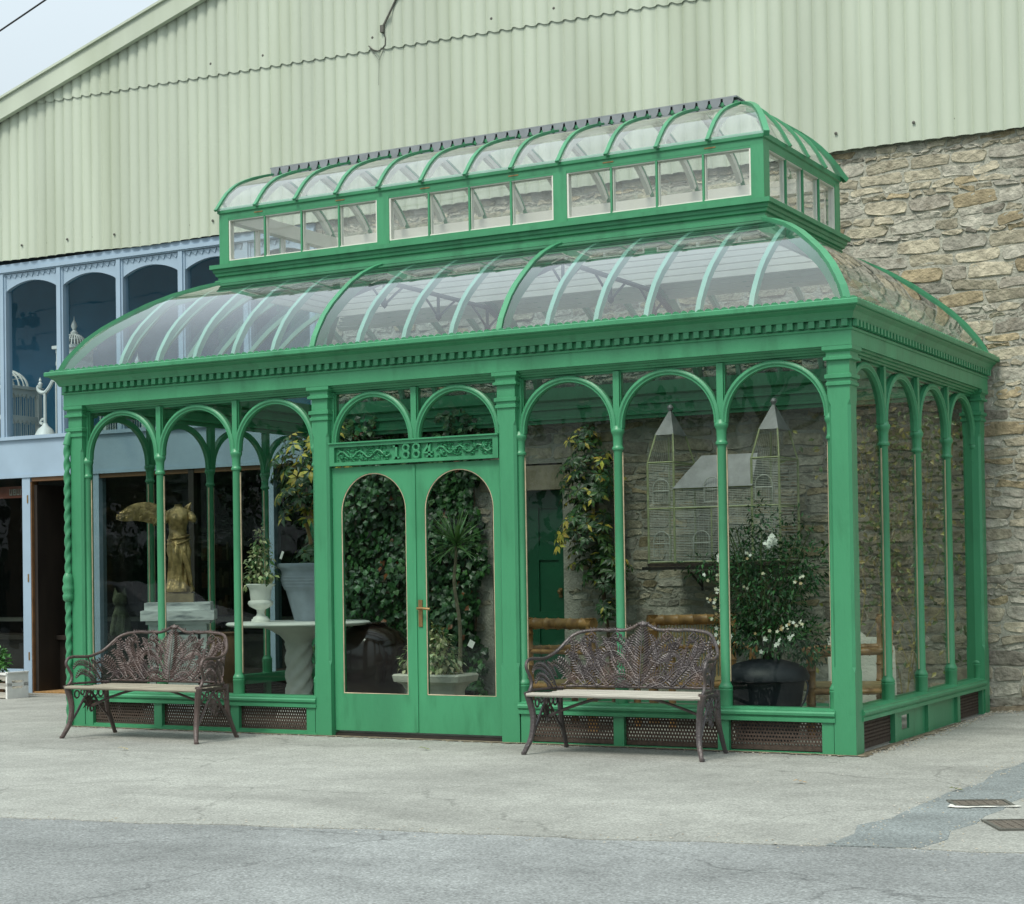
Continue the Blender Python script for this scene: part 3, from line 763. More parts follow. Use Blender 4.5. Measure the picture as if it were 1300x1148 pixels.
# cable bracket on the gable
b = MB(); y = WY-.1
b.tube([(1.75,y,8.75),(1.161,y,7.769),(1.072,y,7.626),(.989,y-.02,7.476)], .012, 6); b.tube([(.989,y-.02,7.476),(1.018,y,7.369),(1.014,y,7.29),(.97,y,7.25),(.916,y,7.235),(.85,y,7.26),(.794,y,7.312)], .007, 6)
b.tube([(1.0,y,7.26),(.93,y,7.13),(.86,y,7.22),(.794,y,7.312)], .003, 5); b.tube([(.93,y,7.13),(.92,y,6.85)], .002, 4)
b.box(.965, 1.012, y-.03, y+.03, 7.43, 7.51); wpart(b, 'wall_cable', FIXM)
# --- rubble stone wall: every stone a pillow of its own, set in mortar
SX0, SX1 = -.03, 12.0
b = MB(); DX0, DX1, DZ = 2.24, 3.10, 2.25
b.box(SX0, DX0, WY, WY+.45, -.2, 5.46); b.box(DX1, SX1, WY, WY+.45, -.2, 5.46); b.box(DX0, DX1, WY, WY+.45, DZ+.28, 5.46)
wpart(b, 'stone_wall', MORTAR)
rs_ = random.Random(5)
def stones(x0, x1, z0, z1):
    b = MB(); z = z0; r = rs_
    while z < z1-.05:
        h = r.choice([.055,.065,.07,.08,.085,.095,.10,.115,.13,.15]); x = x0-r.random()*.2
        while x < x1:
            w = h*r.uniform(1.4, 4.4); w = min(max(w, .12), .44); g = r.uniform(.004, .013)
            dz0, dz1 = r.uniform(0,.010), r.uniform(0,.011)
            xa, xb = max(x, x0)+g*.5, min(x+w, x1)-g*.5; za, zb = z+dz0+.002, min(z+h, z1)-dz1-.002
            x += w
            if xb-xa < .05 or zb-za < .03: continue
            if r.random() < .008: continue
            dxa, dxb, dza, dzb = xa, xb, za, zb
            skip = xa < DX1+.0 and xb > DX0-.0 and za < DZ+.28
            if skip: continue
            if xa < DX1+.12 and xb > DX0-.12 and DZ-.02 < zb and za < DZ+.28: continue
            # tone
            t = r.random(); k = r.uniform(.75, 1.2)
            col = (.375,.345,.258) if t < .5 else (.375,.362,.30) if t < .82 else (.345,.29,.185) if t < .93 else (.28,.262,.215)
            b.c = tuple(c*k for c in col)
            nu, nv = 8, 6; dep = r.uniform(.006, .020); US = [0,.035,.13,.32,.5,.68,.87,.965,1]; VS = [0,.06,.22,.5,.78,.94,1]; rows = []; tl = r.uniform(-.35,.35); ph = r.uniform(0, 9)
            skew = [r.uniform(-.020,.020) for _ in range(4)]
            vs = []; fs = []
            for j in range(nv+1):
                v = VS[j]
                for i in range(nu+1):
                    u = US[i]
                    # rounded outline (superellipse) + irregular edges
                    uu, vv = 2*u-1, 2*v-1
                    q = 1-.09*(abs(uu)**4*abs(vv)**4)-.03*uu*uu*vv*vv
                    px = (xa+xb)/2+(xb-xa)/2*uu*q+skew[0]*vv*abs(uu)+.006*math.sin(ph+7*v+3*u)
                    pz = (za+zb)/2+(zb-za)/2*vv*q+skew[1]*uu*abs(vv)+.007*math.sin(ph*2+6*u+2*v)
                    e = min(1, (1-max(abs(uu), abs(vv))**10)*3.2)*(.84+.10*math.sin(ph+4*uu+3*vv)+.10*math.sin(ph*5+11*uu)*math.sin(ph*2+7*vv))
                    py = WY+.012-(dep+.012)*e*(1+tl*vv)+.008*math.sin(ph*3+9*u)*math.sin(ph+8*v)*e
                    if i in (0, nu) or j in (0, nv): py = WY+.006
                    vs.append((px, py, pz))
            for j in range(nv):
                for i in range(nu): k0 = j*(nu+1)+i; fs.append((k0,k0+1,k0+nu+2,k0+nu+1))
            b.add(vs, fs)
        z += h
    return b
o = wpart(stones(SX0, 9.6, -.1, 5.42), 'rubble_stones', STONE, smooth=True, angle=38)
# green door in the stone wall
b = MB(); b.box(DX0-.14, DX1+.12, WY-.02, WY+.3, DZ, DZ+.26); wpart(b, 'door_lintel', LINTEL)
b = MB(); y = WY+.16; b.box(DX0, DX1, y, y+.06, -.05, DZ)
for x0, x1 in ((DX0+.0, DX0+.13), (DX1-.13, DX1), ((DX0+DX1)/2-.06, (DX0+DX1)/2+.06)): b.box(x0, x1, y-.02, y-.001, -.05, DZ-.005)
for z0, z1 in ((-.05,.22), (.78,.95), (1.50,1.66), (2.06,DZ-.008)): b.box(DX0+.002, DX1-.002, y-.018, y-.0015, z0, z1)
gd = wpart(b, 'back_door', GREEN_D)
b = MB(); b.box(DX1-.13, DX1-.09, y-.03, y-.02, 1.10, 1.2); b.lathe([(.001,1.13),(.02,1.14),(.025,1.16),(.02,1.18),(.001,1.19)], DX1-.11, y-.05, 10); wpart(b, 'door_knob', BRASS, gd)
# --- pale blue shopfront to the left
SL, SR = -12.0, -.03
mul_x = [-4.93-.975*k for k in range(7, 0, -1)]+[-4.93,-3.955,-2.975,-2.0,-1.02,-.07]
b = MB(); b.box(SL, SR, WY-.03, WY+.02, 2.70, 3.16); b.box(SL, SR, WY-.065, WY+.02, 3.16, 3.205); b.box(SL, SR, WY-.045, WY+.02, 2.675, 2.715); wpart(b, 'shop_fascia', BLUE)
b = MB(); b.box(SL, SR, WY-.03, WY+.10, 5.30, 5.42); b.box(SL, SR, WY-.05, WY-.03, 5.315, 5.36); wpart(b, 'head_beam', BLUE)
m0 = None
for x in mul_x:
    q = MB(); q.box(-.055, .055, -.015, .09, 3.205, 5.30); q.box(-.03, .03, -.035, -.015, 3.205, 5.30)
    if m0 is None: m0 = q.build('shop_mullion', BLUE, wh, loc=(x, 0, 0))
    else: dup(m0, wh, (x, 0, 0))
h0 = g0 = None
for i in range(len(mul_x)-1):
    x0, x1 = mul_x[i]+.055, mul_x[i+1]-.055; w = .865; x1 = x0+w
    if h0 is None:
        # arched header with a saw-tooth fretwork board on its face
        q = MB(); n = 18; pts = [(w*k/n, 5.075+.115*math.sin(PI*k/n)**.8) for k in range(n+1)]
        for yy, fl in ((.0, 1), (.06, -1)):
            for k in range(n): q.face([(pts[k][0],yy,pts[k][1]),(pts[k+1][0],yy,pts[k+1][1]),(pts[k+1][0],yy,5.30),(pts[k][0],yy,5.30)][::fl])
        for k in range(n): q.face([(pts[k][0],0,pts[k][1]),(pts[k][0],.06,pts[k][1]),(pts[k+1][0],.06,pts[k+1][1]),(pts[k+1][0],0,pts[k+1][1])])
        h0 = q.build('arched_header', BLUE, wh, loc=(x0, 0, 0))
        q = MB(); n = 9
        for k in range(n):
            a, c = w*k/n, w*(k+1)/n; m = (a+c)/2
            q.add([(a,-.012,5.29),(c,-.012,5.29),(m+.02,-.012,5.235),(a,-.001,5.29),(c,-.001,5.29),(m+.02,-.001,5.235)], [(0,2,1),(3,4,5),(0,3,5,2),(2,5,4,1),(0,1,4,3)])
        q.build('fretwork', BLUE, h0)
        q = MB(); q.face([(0,.045,3.2),(w,.045,3.2),(w,.045,5.25),(0,.045,5.25)]); g0 = q.build('upper_pane', SHOPGLASS, wh, loc=(x0, 0, 0))
    else: dup(h0, wh, (x0, 0, 0)); dup(g0, wh, (x0, 0, 0))
# ground floor: door jamb, open door, shop windows
def jamb(x0, x1, z1=2.675, name='door_jamb', m=BLUE):
    q = MB(); q.box(x0, x1, WY-.03, WY+.10, -.15, z1); return wpart(q, name, m)
j = jamb(-4.61, -4.475)
for z in (.36, 1.35, 2.35):
    q = MB(); q.box(-4.525, -4.505, WY-.036, WY-.03, z, z+.10); wpart(q, 'hinge', BRASS, j)
q = MB(); q.box(-4.475, -4.46, WY-.02, WY+.10, -.12, 2.62); wpart(q, 'door_lining', WOOD)
q = MB(); q.box(-4.46, SR, WY-.015, WY+.1, 2.625, 2.675); wpart(q, 'head_rail', WOOD)
q = MB(); q.box(-4.455, -4.405, WY+.02, WY+.72, -.05, 2.58); od = wpart(q, 'open_shop_door', DARKWOOD)
q = MB(); q.tube([(-4.38,WY+.6,.55),(-4.36,WY+.6,.6),(-4.36,WY+.6,1.15),(-4.38,WY+.6,1.2)], .014, 6); wpart(q, 'pull_handle', FIXM, od)
jamb(-3.42, -3.33); jamb(-1.92, -1.84, m=DARKWOOD, name='shop_post'); jamb(-.76, -.66)
q = MB(); q.box(SL, -4.61, WY-.04, WY+.10, .16, .24); wpart(q, 'shop_window_sill', BLUE)
q = MB(); q.box(SL, -4.61, WY-.01, WY+.12, -.2, .16); wpart(q, 'shop_plinth', MORTAR)
q = MB(); q.box(-3.33, SR, WY-.02, WY+.10, -.2, .30); wpart(q, 'shop_plinth', DARKWOOD)
q = MB(); q.box(-4.6, -3.33, WY-.14, WY+.35, -.22, -.055); wpart(q, 'doorstep', FLOOR)
for x0, x1 in ((SL, -4.61), (-3.33, -1.92), (-1.84, -.76), (-.66, SR)):
    q = MB(); q.face([(x0,WY+.04,.24),(x1,WY+.04,.24),(x1,WY+.04,2.675),(x0,WY+.04,2.675)]); wpart(q, 'shop_window', GLASS)
# red notice hung inside the left window
q = MB(); q.box(-5.9, -4.63, WY+.10, WY+.115, 2.43, 2.58); sg = wpart(q, 'red_notice', SIGNM)
q = MB(); xx = -5.0
for ch in range(5):
    x = -4.95+ch*.062; z0, z1 = 2.465, 2.545
    q.box(x, x+.012, WY+.092, WY+.0995, z0, z1); q.box(x+.034, x+.046, WY+.092, WY+.0995, z0, z1)
    if ch % 2: q.box(x+.012, x+.034, WY+.092, WY+.0995, z1-.014, z1)
    if ch != 3: q.box(x+.012, x+.034, WY+.092, WY+.0995, z0, z0+.014)
    if ch in (1, 4): q.box(x+.012, x+.034, WY+.092, WY+.0995, z0+.033, z0+.047)
wpart(q, 'faded_lettering', SIGNT, sg)
# rooms behind the shopfront
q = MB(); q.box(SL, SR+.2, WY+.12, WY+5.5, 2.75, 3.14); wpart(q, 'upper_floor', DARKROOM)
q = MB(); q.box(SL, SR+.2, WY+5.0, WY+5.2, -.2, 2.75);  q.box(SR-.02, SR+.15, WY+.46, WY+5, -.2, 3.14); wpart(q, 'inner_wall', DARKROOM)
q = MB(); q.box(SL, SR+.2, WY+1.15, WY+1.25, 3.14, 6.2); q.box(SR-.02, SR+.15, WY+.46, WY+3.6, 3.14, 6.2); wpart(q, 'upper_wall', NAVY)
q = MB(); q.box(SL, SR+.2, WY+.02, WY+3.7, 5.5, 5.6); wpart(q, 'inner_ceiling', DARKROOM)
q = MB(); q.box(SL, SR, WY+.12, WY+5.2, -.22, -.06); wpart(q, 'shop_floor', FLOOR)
# ================================================================ GROUND
def gh(x, y):
    z = 0
    if x < 0: z -= .016*min(-x, 12)
    if x > 7.4 and y > 2: z += .035*min(1, (x-7.4)/.5)*min(1, (y-2)/2)
    return z-.004
b = MB(); xs = [-60,-30,-15,-10,-8,-6,-5,-4,-3]+[-2.5+.12*i for i in range(125)]+[13,20,40]; ys = [-4.9,-4.5,-3,-1.5,0,1,2,2.5,3,3.5,4,4.3,5,30]
def edge(x): return (-4.87+.181*(x-4.0) if -6 < x < 12 else (-4.87+.181*(-10) if x <= -6 else -4.87+.181*8))+.022*math.sin(x*2.3)+.018*math.sin(x*7.1+1)+.012*math.sin(x*17+2)
rq = random.Random(4)
ys = [-5]+ys
vs = [(x, edge(x)-.004 if j == 0 else edge(x) if j == 1 else max(y, edge(x)+.1*j) if y < -1.5 else y, gh(x, y)-(.03 if j == 0 else 0)) for j, y in enumerate(ys) for x in xs]; n = len(xs)
b.add(vs, [(j*n+i, j*n+i+1, (j+1)*n+i+1, (j+1)*n+i) for j in range(len(ys)-1) for i in range(n-1)])
struct(b.build('pavement', PAVE))
b = MB(); vs = []
for x in xs: vs += [(x, -220, gh(x,0)-.02), (x, -16, gh(x,0)-.02), (x, edge(x)-.5, gh(x, 0)-.004), (x, edge(x)+.06, gh(x, 0)-.005)]
b.add(vs, [(i*4+k, (i+1)*4+k, (i+1)*4+k+1, i*4+k+1) for i in range(n-1) for k in range(3)])
vs = [(-300,-300,-.6),(300,-300,-.6),(300,300,-.6),(-300,300,-.6)]
struct(b.build('road', ROAD))
g = MB(); g.face(vs); struct(g.build('ground', mat('far_ground', (.12,.14,.08), .95, .2, .3)))
# darker trench of newer asphalt at the right, with ragged edges
b = MB(); rp = random.Random(2); Lp = []; Rp = []
for k in range(25):
    y = -3.9+k*.30
    if k == 0: Lp.append((8.70, edge(8.70)+.004, gh(8.9,-3)+.003)); Rp.append((9.14, edge(9.14)+.004, gh(8.9,-3)+.003)); continue
    Lp.append((8.72+.03*(y+2)+rp.uniform(-.05,.05), y, .001+gh(8.9,y)+.002)); Rp.append((9.19+.02*(y+2)+rp.uniform(-.04,.04), y, .001+gh(8.9,y)+.002))
for k in range(24):
    b.face([Lp[k], Rp[k], Rp[k+1], Lp[k+1]])
    b.face([(Lp[k][0]-.006,Lp[k][1],Lp[k][2]-.006), Lp[k], Lp[k+1], (Lp[k+1][0]-.006,Lp[k+1][1],Lp[k+1][2]-.006)]); b.face([Rp[k], (Rp[k][0]+.006,Rp[k][1],Rp[k][2]-.006), (Rp[k+1][0]+.006,Rp[k+1][1],Rp[k+1][2]-.006), Rp[k+1]])
b.face([(8.70, Lp[0][1]-.004, -.03), (9.14, Rp[0][1]-.004, -.03), Rp[0], Lp[0]]); struct(b.build('asphalt_patch', PATCH))
# drifts of grit along the walls and the kerb line
b = MB(); rg = random.Random(9)
def chips(n, fx_, smin, smax, cols):
    for _ in range(n):
        x, y = fx_(); s = rg.uniform(smin, smax); a = rg.uniform(0, PI); z = gh(x, y)+.004
        b.c = rg.choice(cols); c_, s_ = math.cos(a)*s, math.sin(a)*s
        b.add([(x-c_,y-s_,z),(x+s_*.6,y-c_*.6,z),(x+c_,y+s_,z),(x-s_*.6,y+c_*.6,z),(x,y,z+s*.5)], [(0,1,4),(1,2,4),(2,3,4),(3,0,4)])
cols = [(.3,.27,.2),(.36,.34,.29),(.2,.18,.14),(.40,.37,.30)]
chips(900, lambda: (rg.uniform(7.3,10), 4.06-abs(rg.gauss(0,.16))), .006, .018, cols)
chips(500, lambda: (7.60+abs(rg.gauss(0,.06)), rg.uniform(.2,3.9)), .005, .014, cols)
chips(500, lambda: (rg.uniform(0,7.5), -.03-abs(rg.gauss(0,.07))), .004, .012, cols)
chips(260, lambda: (rg.uniform(-3,12), rg.uniform(-4.5,3.5)), .003, .009, cols+[(.48,.46,.42)])
chips(500, lambda: (lambda x: (x, edge(x)+rg.gauss(0,.10)))(rg.uniform(-2,11)), .003, .010, cols)
chips(350, lambda: (rg.choice((8.74,9.18))+rg.gauss(0,.07), rg.uniform(-4,2)), .004, .011, [(.36,.33,.25),(.3,.27,.2),(.4,.38,.33)])
gt = b.build('grit', mat('loose_grit', (1,1,1), 1, .2, 30, tint=True, spec=.1)); gt['kind'] = 'stuff'
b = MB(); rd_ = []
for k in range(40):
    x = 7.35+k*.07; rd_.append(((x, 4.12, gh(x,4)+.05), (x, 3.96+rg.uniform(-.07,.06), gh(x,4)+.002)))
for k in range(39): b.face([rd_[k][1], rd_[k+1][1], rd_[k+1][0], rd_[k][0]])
dd = b.build('dirt_and_foot_shade', DIRT_SHADE); dd['kind'] = 'stuff'
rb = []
for k in range(200):      # contact shade put in as a dark strip, with some grime, round the glasshouse
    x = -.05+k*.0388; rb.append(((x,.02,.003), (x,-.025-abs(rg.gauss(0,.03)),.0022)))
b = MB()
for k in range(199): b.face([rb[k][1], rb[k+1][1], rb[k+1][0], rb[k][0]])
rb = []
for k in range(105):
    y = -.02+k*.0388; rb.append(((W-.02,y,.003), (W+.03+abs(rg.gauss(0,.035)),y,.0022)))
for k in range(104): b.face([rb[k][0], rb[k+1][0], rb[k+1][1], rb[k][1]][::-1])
dd = b.build('dirt_and_foot_shade', DIRT_SHADE); dd['kind'] = 'stuff'
# fallen leaves
for (x, y, colr, lab) in ((4.35,-.75,(.20,.24,.05),'small green fallen leaf on the pavement before the doors'), (8.75,-1.72,(.10,.12,.02),'dark olive clump of leaf litter on the pavement near the asphalt patch'), (2.05,-1.6,(.42,.34,.15),'dry yellow fallen leaf on the pavement before the left bench'), (7.75,-1.7,(.40,.27,.15),'dry tan fallen leaf on the pavement beyond the right corner pillar')):
    b = MB(); b.c = colr
    for k in range(3):
        a = k*1.9; b.leaf(Vector((0,0,.006+.006*k)), Vector((math.cos(a),math.sin(a),.15)), Vector((0,0,1)), .05, .016)
    tag(b.build('fallen_leaf', LEAF, loc=(x, y, gh(x,y)+.004)), lab, 'leaf')
def cover(x, y, a, b_, rz, lab, paint):
    t = thing('drain_cover', lab, 'drain cover', (x, y, .006), rz)
    q = MB(); q.box(-a+.006, a-.006, -b_+.006, b_-.006, -.012, -.004); [q.box(-a+.03+.05*i, -a+.05+.05*i, -b_+.02, b_-.02, -.004, -.001) for i in range(int((2*a-.04)/.05))]; q.build('cover_plate', COVER, t)
    q = MB(); q.box(-a-.02, -a, -b_-.02, b_+.02, -.01, .0005); q.box(a, a+.02, -b_-.02, b_+.02, -.01, .0005); q.box(-a, a, -b_-.02, -b_, -.01, .0005); q.box(-a, a, b_, b_+.02, -.01, .0005); q.build('cover_frame', FIXM, t)
    if paint:
        q = MB(); pts = [(-a-.05,-b_+.0),(-a-.07,-b_-.05),(-a-.03,-b_-.09),(-a-.0,-b_-.03),(-a+.05,-b_-.055),(0,-b_-.04),(a*.5,-b_-.06),(a,-b_-.035),(a+.03,-b_-.08),(a-.02,-b_-.11),(a*.3,-b_-.11),(-a*.4,-b_-.13),(-a*.8,-b_-.17)]
        pts = [(-a-.03,-b_+.06)]+pts[:1]+pts[1:3]+[(-a*.75,-b_-.10),(-a*.4,-b_-.07),(a*.1,-b_-.085),(a*.5,-b_-.06),(a+.01,-b_-.075),(a+.05,-b_-.045),(a+.03,-b_-.025),(a,-b_-.035),(a*.5,-b_-.05),(0,-b_-.035),(-a+.05,-b_-.05),(-a-.0,-b_-.025)]
        q.face([(u, v, -.0005) for u, v in pts]); q.build('white_paint_splash', WHITE, t)
cover(9.02,-2.22,.15,.11,.45,'small square iron drain cover beside a splash of white paint','1')
cover(9.47,-2.95,.2,.16,.5,'rusty iron drain cover at the bottom right corner of the pavement','')
#@@PART3
# ================================================================ FERN BENCHES
def cat(pts, n=10):
    """Catmull-Rom through 2D/3D points"""
    P = [Vector(p) for p in pts]; P = [P[0]*2-P[1]]+P+[P[-1]*2-P[-2]]; out = []
    for i in range(1, len(P)-2):
        for k in range(n):
            t = k/n; a, b_, c, d = P[i-1], P[i], P[i+1], P[i+2]
            out.append(.5*((2*b_)+(c-a)*t+(2*a-5*b_+4*c-d)*t*t+(3*b_-a-3*c+d)*t**3))
    out.append(P[-2]); return out
def ribbon(s, z, n=0.):
    """bench back and arms as one curved sheet: s along it (0 = centre), z height, n towards the sitter"""
    sg = 1 if s >= 0 else -1; a = abs(s)
    if a < .50: x, y, nx, ny, wt = a, .20, 0, -1, 1.
    elif a < .72:
        q = (a-.50)/.22; th = q*PI/2; x, y = .50+.14*math.sin(th), .06+.14*math.cos(th); nx, ny = -math.sin(th), -math.cos(th); wt = 1-q
    else:
        q = (a-.72)/.40; x, y, nx, ny, wt = .64+.05*q, .06-.36*q, -1, 0, 0
    y += .20*(z-.43)*wt; x += .12*(z-.43)*(1-wt)
    return Vector((sg*(x+nx*n), y+ny*n, z))
def frond(b, pts, w, taper=.5, lean=.40, both=True, th=.006):
    S = cat([(p[0], p[1], 0) for p in pts], 8)
    # resample by length
    d = [0]
    for i in range(1, len(S)): d.append(d[-1]+(S[i]-S[i-1]).length)
    tot = d[-1]; n = max(5, int(tot/.0185)); sp = []; k = 0
    for i in range(n+1):
        t = tot*i/n
        while k < len(d)-2 and d[k+1] < t: k += 1
        f = (t-d[k])/max(1e-6, d[k+1]-d[k]); sp.append(S[k].lerp(S[k+1], min(1, f)))
    b.tube([ribbon(p.x, p.y, .012) for p in sp], [.0062-.0035*i/n for i in range(n+1)], 5)
    for i in range(1, n):
        t = i/n; p = sp[i]; tg = (sp[i+1]-sp[i-1]).normalized(); nr = Vector((-tg.y, tg.x, 0))
        L = 1.75*w*(math.sin(PI*min(1, t*.92+.08))**.55)*(1-taper*t*.5)
        for sgn in (1, -1):
            dr = (tg*lean+nr*sgn).normalized(); q = p+dr*L*.82+tg*L*.18
            if q.y < .425: q.y = .425
            A = ribbon(p.x, p.y, .008); Bq = ribbon(q.x, q.y, .004)
            up = ribbon(p.x, p.y, 1)-ribbon(p.x, p.y, 0)
            b.oct(A, Bq, (Bq-A).cross(up).normalized(), up, .0092, th*1.5)
def bench():
    t = thing('fern_bench', '', 'bench')
    back = MB(); arms = MB()
    for m in (1, -1):
        F = lambda pts, w, **k: frond(back, [(m*a, z) for a, z in pts], w, **k)
        F([(.02,.45),(.09,.515),(.18,.525),(.27,.47)], .035)
        F([(.03,.50),(.10,.60),(.19,.675),(.28,.68),(.325,.63),(.295,.585),(.25,.60)], .045)
        F([(.10,.44),(.20,.475),(.30,.56),(.41,.575),(.49,.50)], .040)
        F([(.25,.45),(.36,.56),(.44,.68),(.44,.755),(.375,.755),(.37,.71)], .045)
        F([(.34,.44),(.43,.51),(.53,.51),(.60,.45)], .035)
        F([(.44,.46),(.52,.59),(.565,.68)], .042)
        F([(.03,.62),(.10,.70),(.18,.765),(.26,.775)], .036)
        F([(.20,.60),(.27,.72),(.33,.785)], .03)
        F([(.52,.45),(.60,.54),(.68,.60),(.74,.58)], .035)
        F([(.28,.50),(.35,.62),(.33,.70)], .03); F([(.56,.62),(.54,.70),(.56,.765),(.60,.72)], .026); F([(.08,.62),(.16,.60),(.24,.64)], .028); F([(.38,.50),(.46,.55),(.55,.56)], .03); F([(.47,.66),(.50,.73),(.46,.79)], .026); F([(.28,.60),(.36,.66),(.36,.72)], .026); F([(.12,.56),(.13,.64),(.10,.74),(.06,.80)], .034); F([(.06,.45),(.14,.47),(.21,.44)], .026); F([(.40,.62),(.47,.70),(.50,.755)], .032); F([(.46,.52),(.42,.60),(.43,.66)], .03); F([(.18,.53),(.23,.61),(.24,.66)], .026); F([(.33,.72),(.27,.745),(.2,.72)], .028); F([(.56,.55),(.62,.61),(.66,.645)], .026); F([(.50,.62),(.56,.65),(.60,.69)], .028)
        G = lambda pts, w, **k: frond(arms, [(m*a, z) for a, z in pts], w, **k)
        G([(.70,.44),(.78,.54),(.88,.59),(.97,.585),(1.02,.54)], .032)
        G([(.76,.44),(.84,.50),(.93,.52),(1.0,.47)], .03)
        G([(.68,.50),(.74,.58),(.80,.615)], .024)
        # lattice diamonds under the top rail, bramble stems below
        for c, z in ((.205,.800),(.415,.792)):
            q = [(c-.038,z-.012),(c,z+.018),(c+.038,z-.012),(c,z-.042),(c-.038,z-.012)]
            back.tube([ribbon(m*a, e, .012) for a, e in q], .0065, 5); back.lathe([(.001,-.008),(.011,-.004),(.011,.004),(.001,.008)], 0, 0, 6)
            p = ribbon(m*c, z-.012, .014); k = 24; back.v[-k:] = [tuple(Vector(v)+p) for v in back.v[-k:]]
        for off in (0, .12):
            back.tube([ribbon(m*(.02+.62*i/24), .478+.030*math.sin(i*.9+off*20), .008) for i in range(25)], .0055, 5)
        back.tube([ribbon(m*.60*i/12, .437, .0) for i in range(13)], .0105, 6)
        top = [(0,.872),(.03,.868),(.07,.848),(.12,.830),(.17,.824),(.22,.828),(.28,.823),(.35,.827),(.42,.822),(.50,.812),(.55,.79),(.59,.75),(.63,.705),(.68,.668),(.76,.645),(.82,.638),(.92,.640),(1.0,.642),(1.06,.628),(1.085,.59),(1.06,.545),(1.035,.50),(1.045,.455),(1.085,.42)]
        S = cat([(a, z, 0) for a, z in top], 5)
        back.tube([ribbon(m*p.x, p.y, 0) for p in S], .0125, 8)
        for a, z in ((.10,.845),(.235,.83),(.30,.828),(.40,.83),(.47,.815)):   # knobbly berries on the rail
            p = ribbon(m*a, z, .006)
            for e in range(3): back.oct(p+Vector((m*(e-1)*.016,0,-.006)), p+Vector((m*(e-1)*.03,0,.02)), Vector((1,0,0)), Vector((0,-1,0)), .008, .008)
        arms.tube([ribbon(m*(.62+.46*i/10), .43, 0) for i in range(11)], .0095, 6)
        arms.tube([ribbon(m*a, z, 0) for a, z in ((.80,.43),(.82,.50),(.80,.57),(.82,.635))], .0075, 5)
    F = frond(back, [(0,.44),(0,.56),(0,.68),(0,.80),(0,.865)], .085, lean=.45, th=.008)
    frond(back, [(0,.43),(.0,.47),(0,.53)], .05, lean=.2)
    back.oct(ribbon(0,.845,.01), ribbon(0,.892,.01), Vector((1,0,0)), Vector((0,-1,0)), .03, .015)
    for m in (1, -1): back.oct(ribbon(m*.02,.85,.01), ribbon(m*.055,.885,.01), Vector((.6,0,-.6)), Vector((0,-1,0)), .014, .012)
    back.build('fern_backrest', IRON, t, smooth=True, angle=28)
    arms.build('armrest_fronds', IRON, t, smooth=True, angle=28)
    for i, (y, x) in enumerate(((-.275,.685),(-.185,.60),(-.105,.60),(-.025,.60),(.055,.60),(.125,.58))):
        q = MB(); z = .414 if i == 0 else .403+.0022*i; w = .036; n = 8
        sec = [(y-w,z-.012),(y-w,z-.004),(y-w+.006,z+.002),(y+w-.006,z+.002),(y+w,z-.004),(y+w,z-.022),(y-w,z-.022)]
        if i == 0: sec = [(y-w,z-.022),(y-w-.006,z-.012),(y-w-.002,z),(y-w+.012,z+.004),(y+w-.006,z+.004),(y+w,z-.002),(y+w,z-.024)]
        q.rings([[(-x,a,c) for a, c in sec],[(-x*.3,a,c+.0015) for a, c in sec],[(x*.4,a,c-.001) for a, c in sec],[(x,a,c) for a, c in sec]])
        q.build('seat_slat', OLDWOOD, t)
    for m in (1, -1):
        q = MB(); q.tube(cat([(m*.69,-.285,.425),(m*.675,-.275,.36),(m*.655,-.262,.25),(m*.66,-.285,.12),(m*.69,-.325,.03),(m*.70,-.335,.0)], 5), [.030-.014*min(1, i/24) for i in range(26)], 8)
        q.lathe([(.018,0),(.021,.008),(.018,.02),(.012,.024)], m*.70, -.335, 8); q.build('front_leg', IRON, t, smooth=True)
        q = MB(); q.tube(cat([(m*.63,.15,.43),(m*.635,.15,.34),(m*.635,.17,.2),(m*.64,.24,.06),(m*.645,.27,0)], 5), [.026-.011*min(1, i/20) for i in range(21)], 8)
        q.lathe([(.017,0),(.02,.008),(.016,.02),(.012,.024)], m*.645, .27, 8); q.build('rear_leg', IRON, t, smooth=True)
        q = MB()      # pierced scrollwork between the legs
        q.tube([(m*.665,-.27,.405),(m*.64,.14,.395)], .012, 6)
        q.tube(cat([(m*.66,-.275,.12),(m*.655,-.20,.20),(m*.65,-.12,.30),(m*.65,-.02,.39)], 5), .011, 6)
        q.tube(cat([(m*.64,.2,.13),(m*.645,.11,.21),(m*.65,.03,.30),(m*.65,-.05,.38)], 5), .010, 6)
        for cx, cz, r in ((-.20,.345,.03),(-.13,.36,.022),(.03,.35,.03),(.10,.34,.03),(-.06,.345,.028),(-.05,.285,.035),(.01,.26,.024),(-.02,.22,.022)):
            q.tube([(m*.652, cx+r*math.cos(a*PI/5), cz+r*math.sin(a*PI/5)) for a in range(11)], .0075, 5)
        for k in range(10):
            a = k*.63; q.oct((m*.652,-.05,.28), (m*.652,-.05+.1*math.cos(a),.28+.09*math.sin(a)), Vector((0,-math.sin(a),math.cos(a))), Vector((m,0,0)), .014, .008)
        q.build('side_scrollwork', IRON, t, smooth=True)
        q = MB(); q.tube(cat([(m*.65,-.03,.24),(m*.45,-.03,.31),(m*.2,-.03,.375),(0,-.03,.385)], 5), .011, 6); q.build('stretcher', IRON, t, smooth=True)
    return t
bn = bench()
def settle(o, lab, loc, rz, grp):
    o.location = loc; o.rotation_euler = (0,0,rz); o['label'] = lab
    if grp: o['group'] = grp
settle(bn, 'dark cast iron fern bench with pale whitish slats, right of the doors', (5.955,-.42,-.002), math.radians(.5), 'fern benches before the glasshouse')
bn.scale = (1.03,1,1.11)
bn2 = dup(bn); bn2.scale = (1.06,1,1.09); settle(bn2, 'brown cast iron fern bench with grey weathered slats, at the left end of the glasshouse', (1.55,-.65,-.006), math.radians(-.3), 'fern benches before the glasshouse')
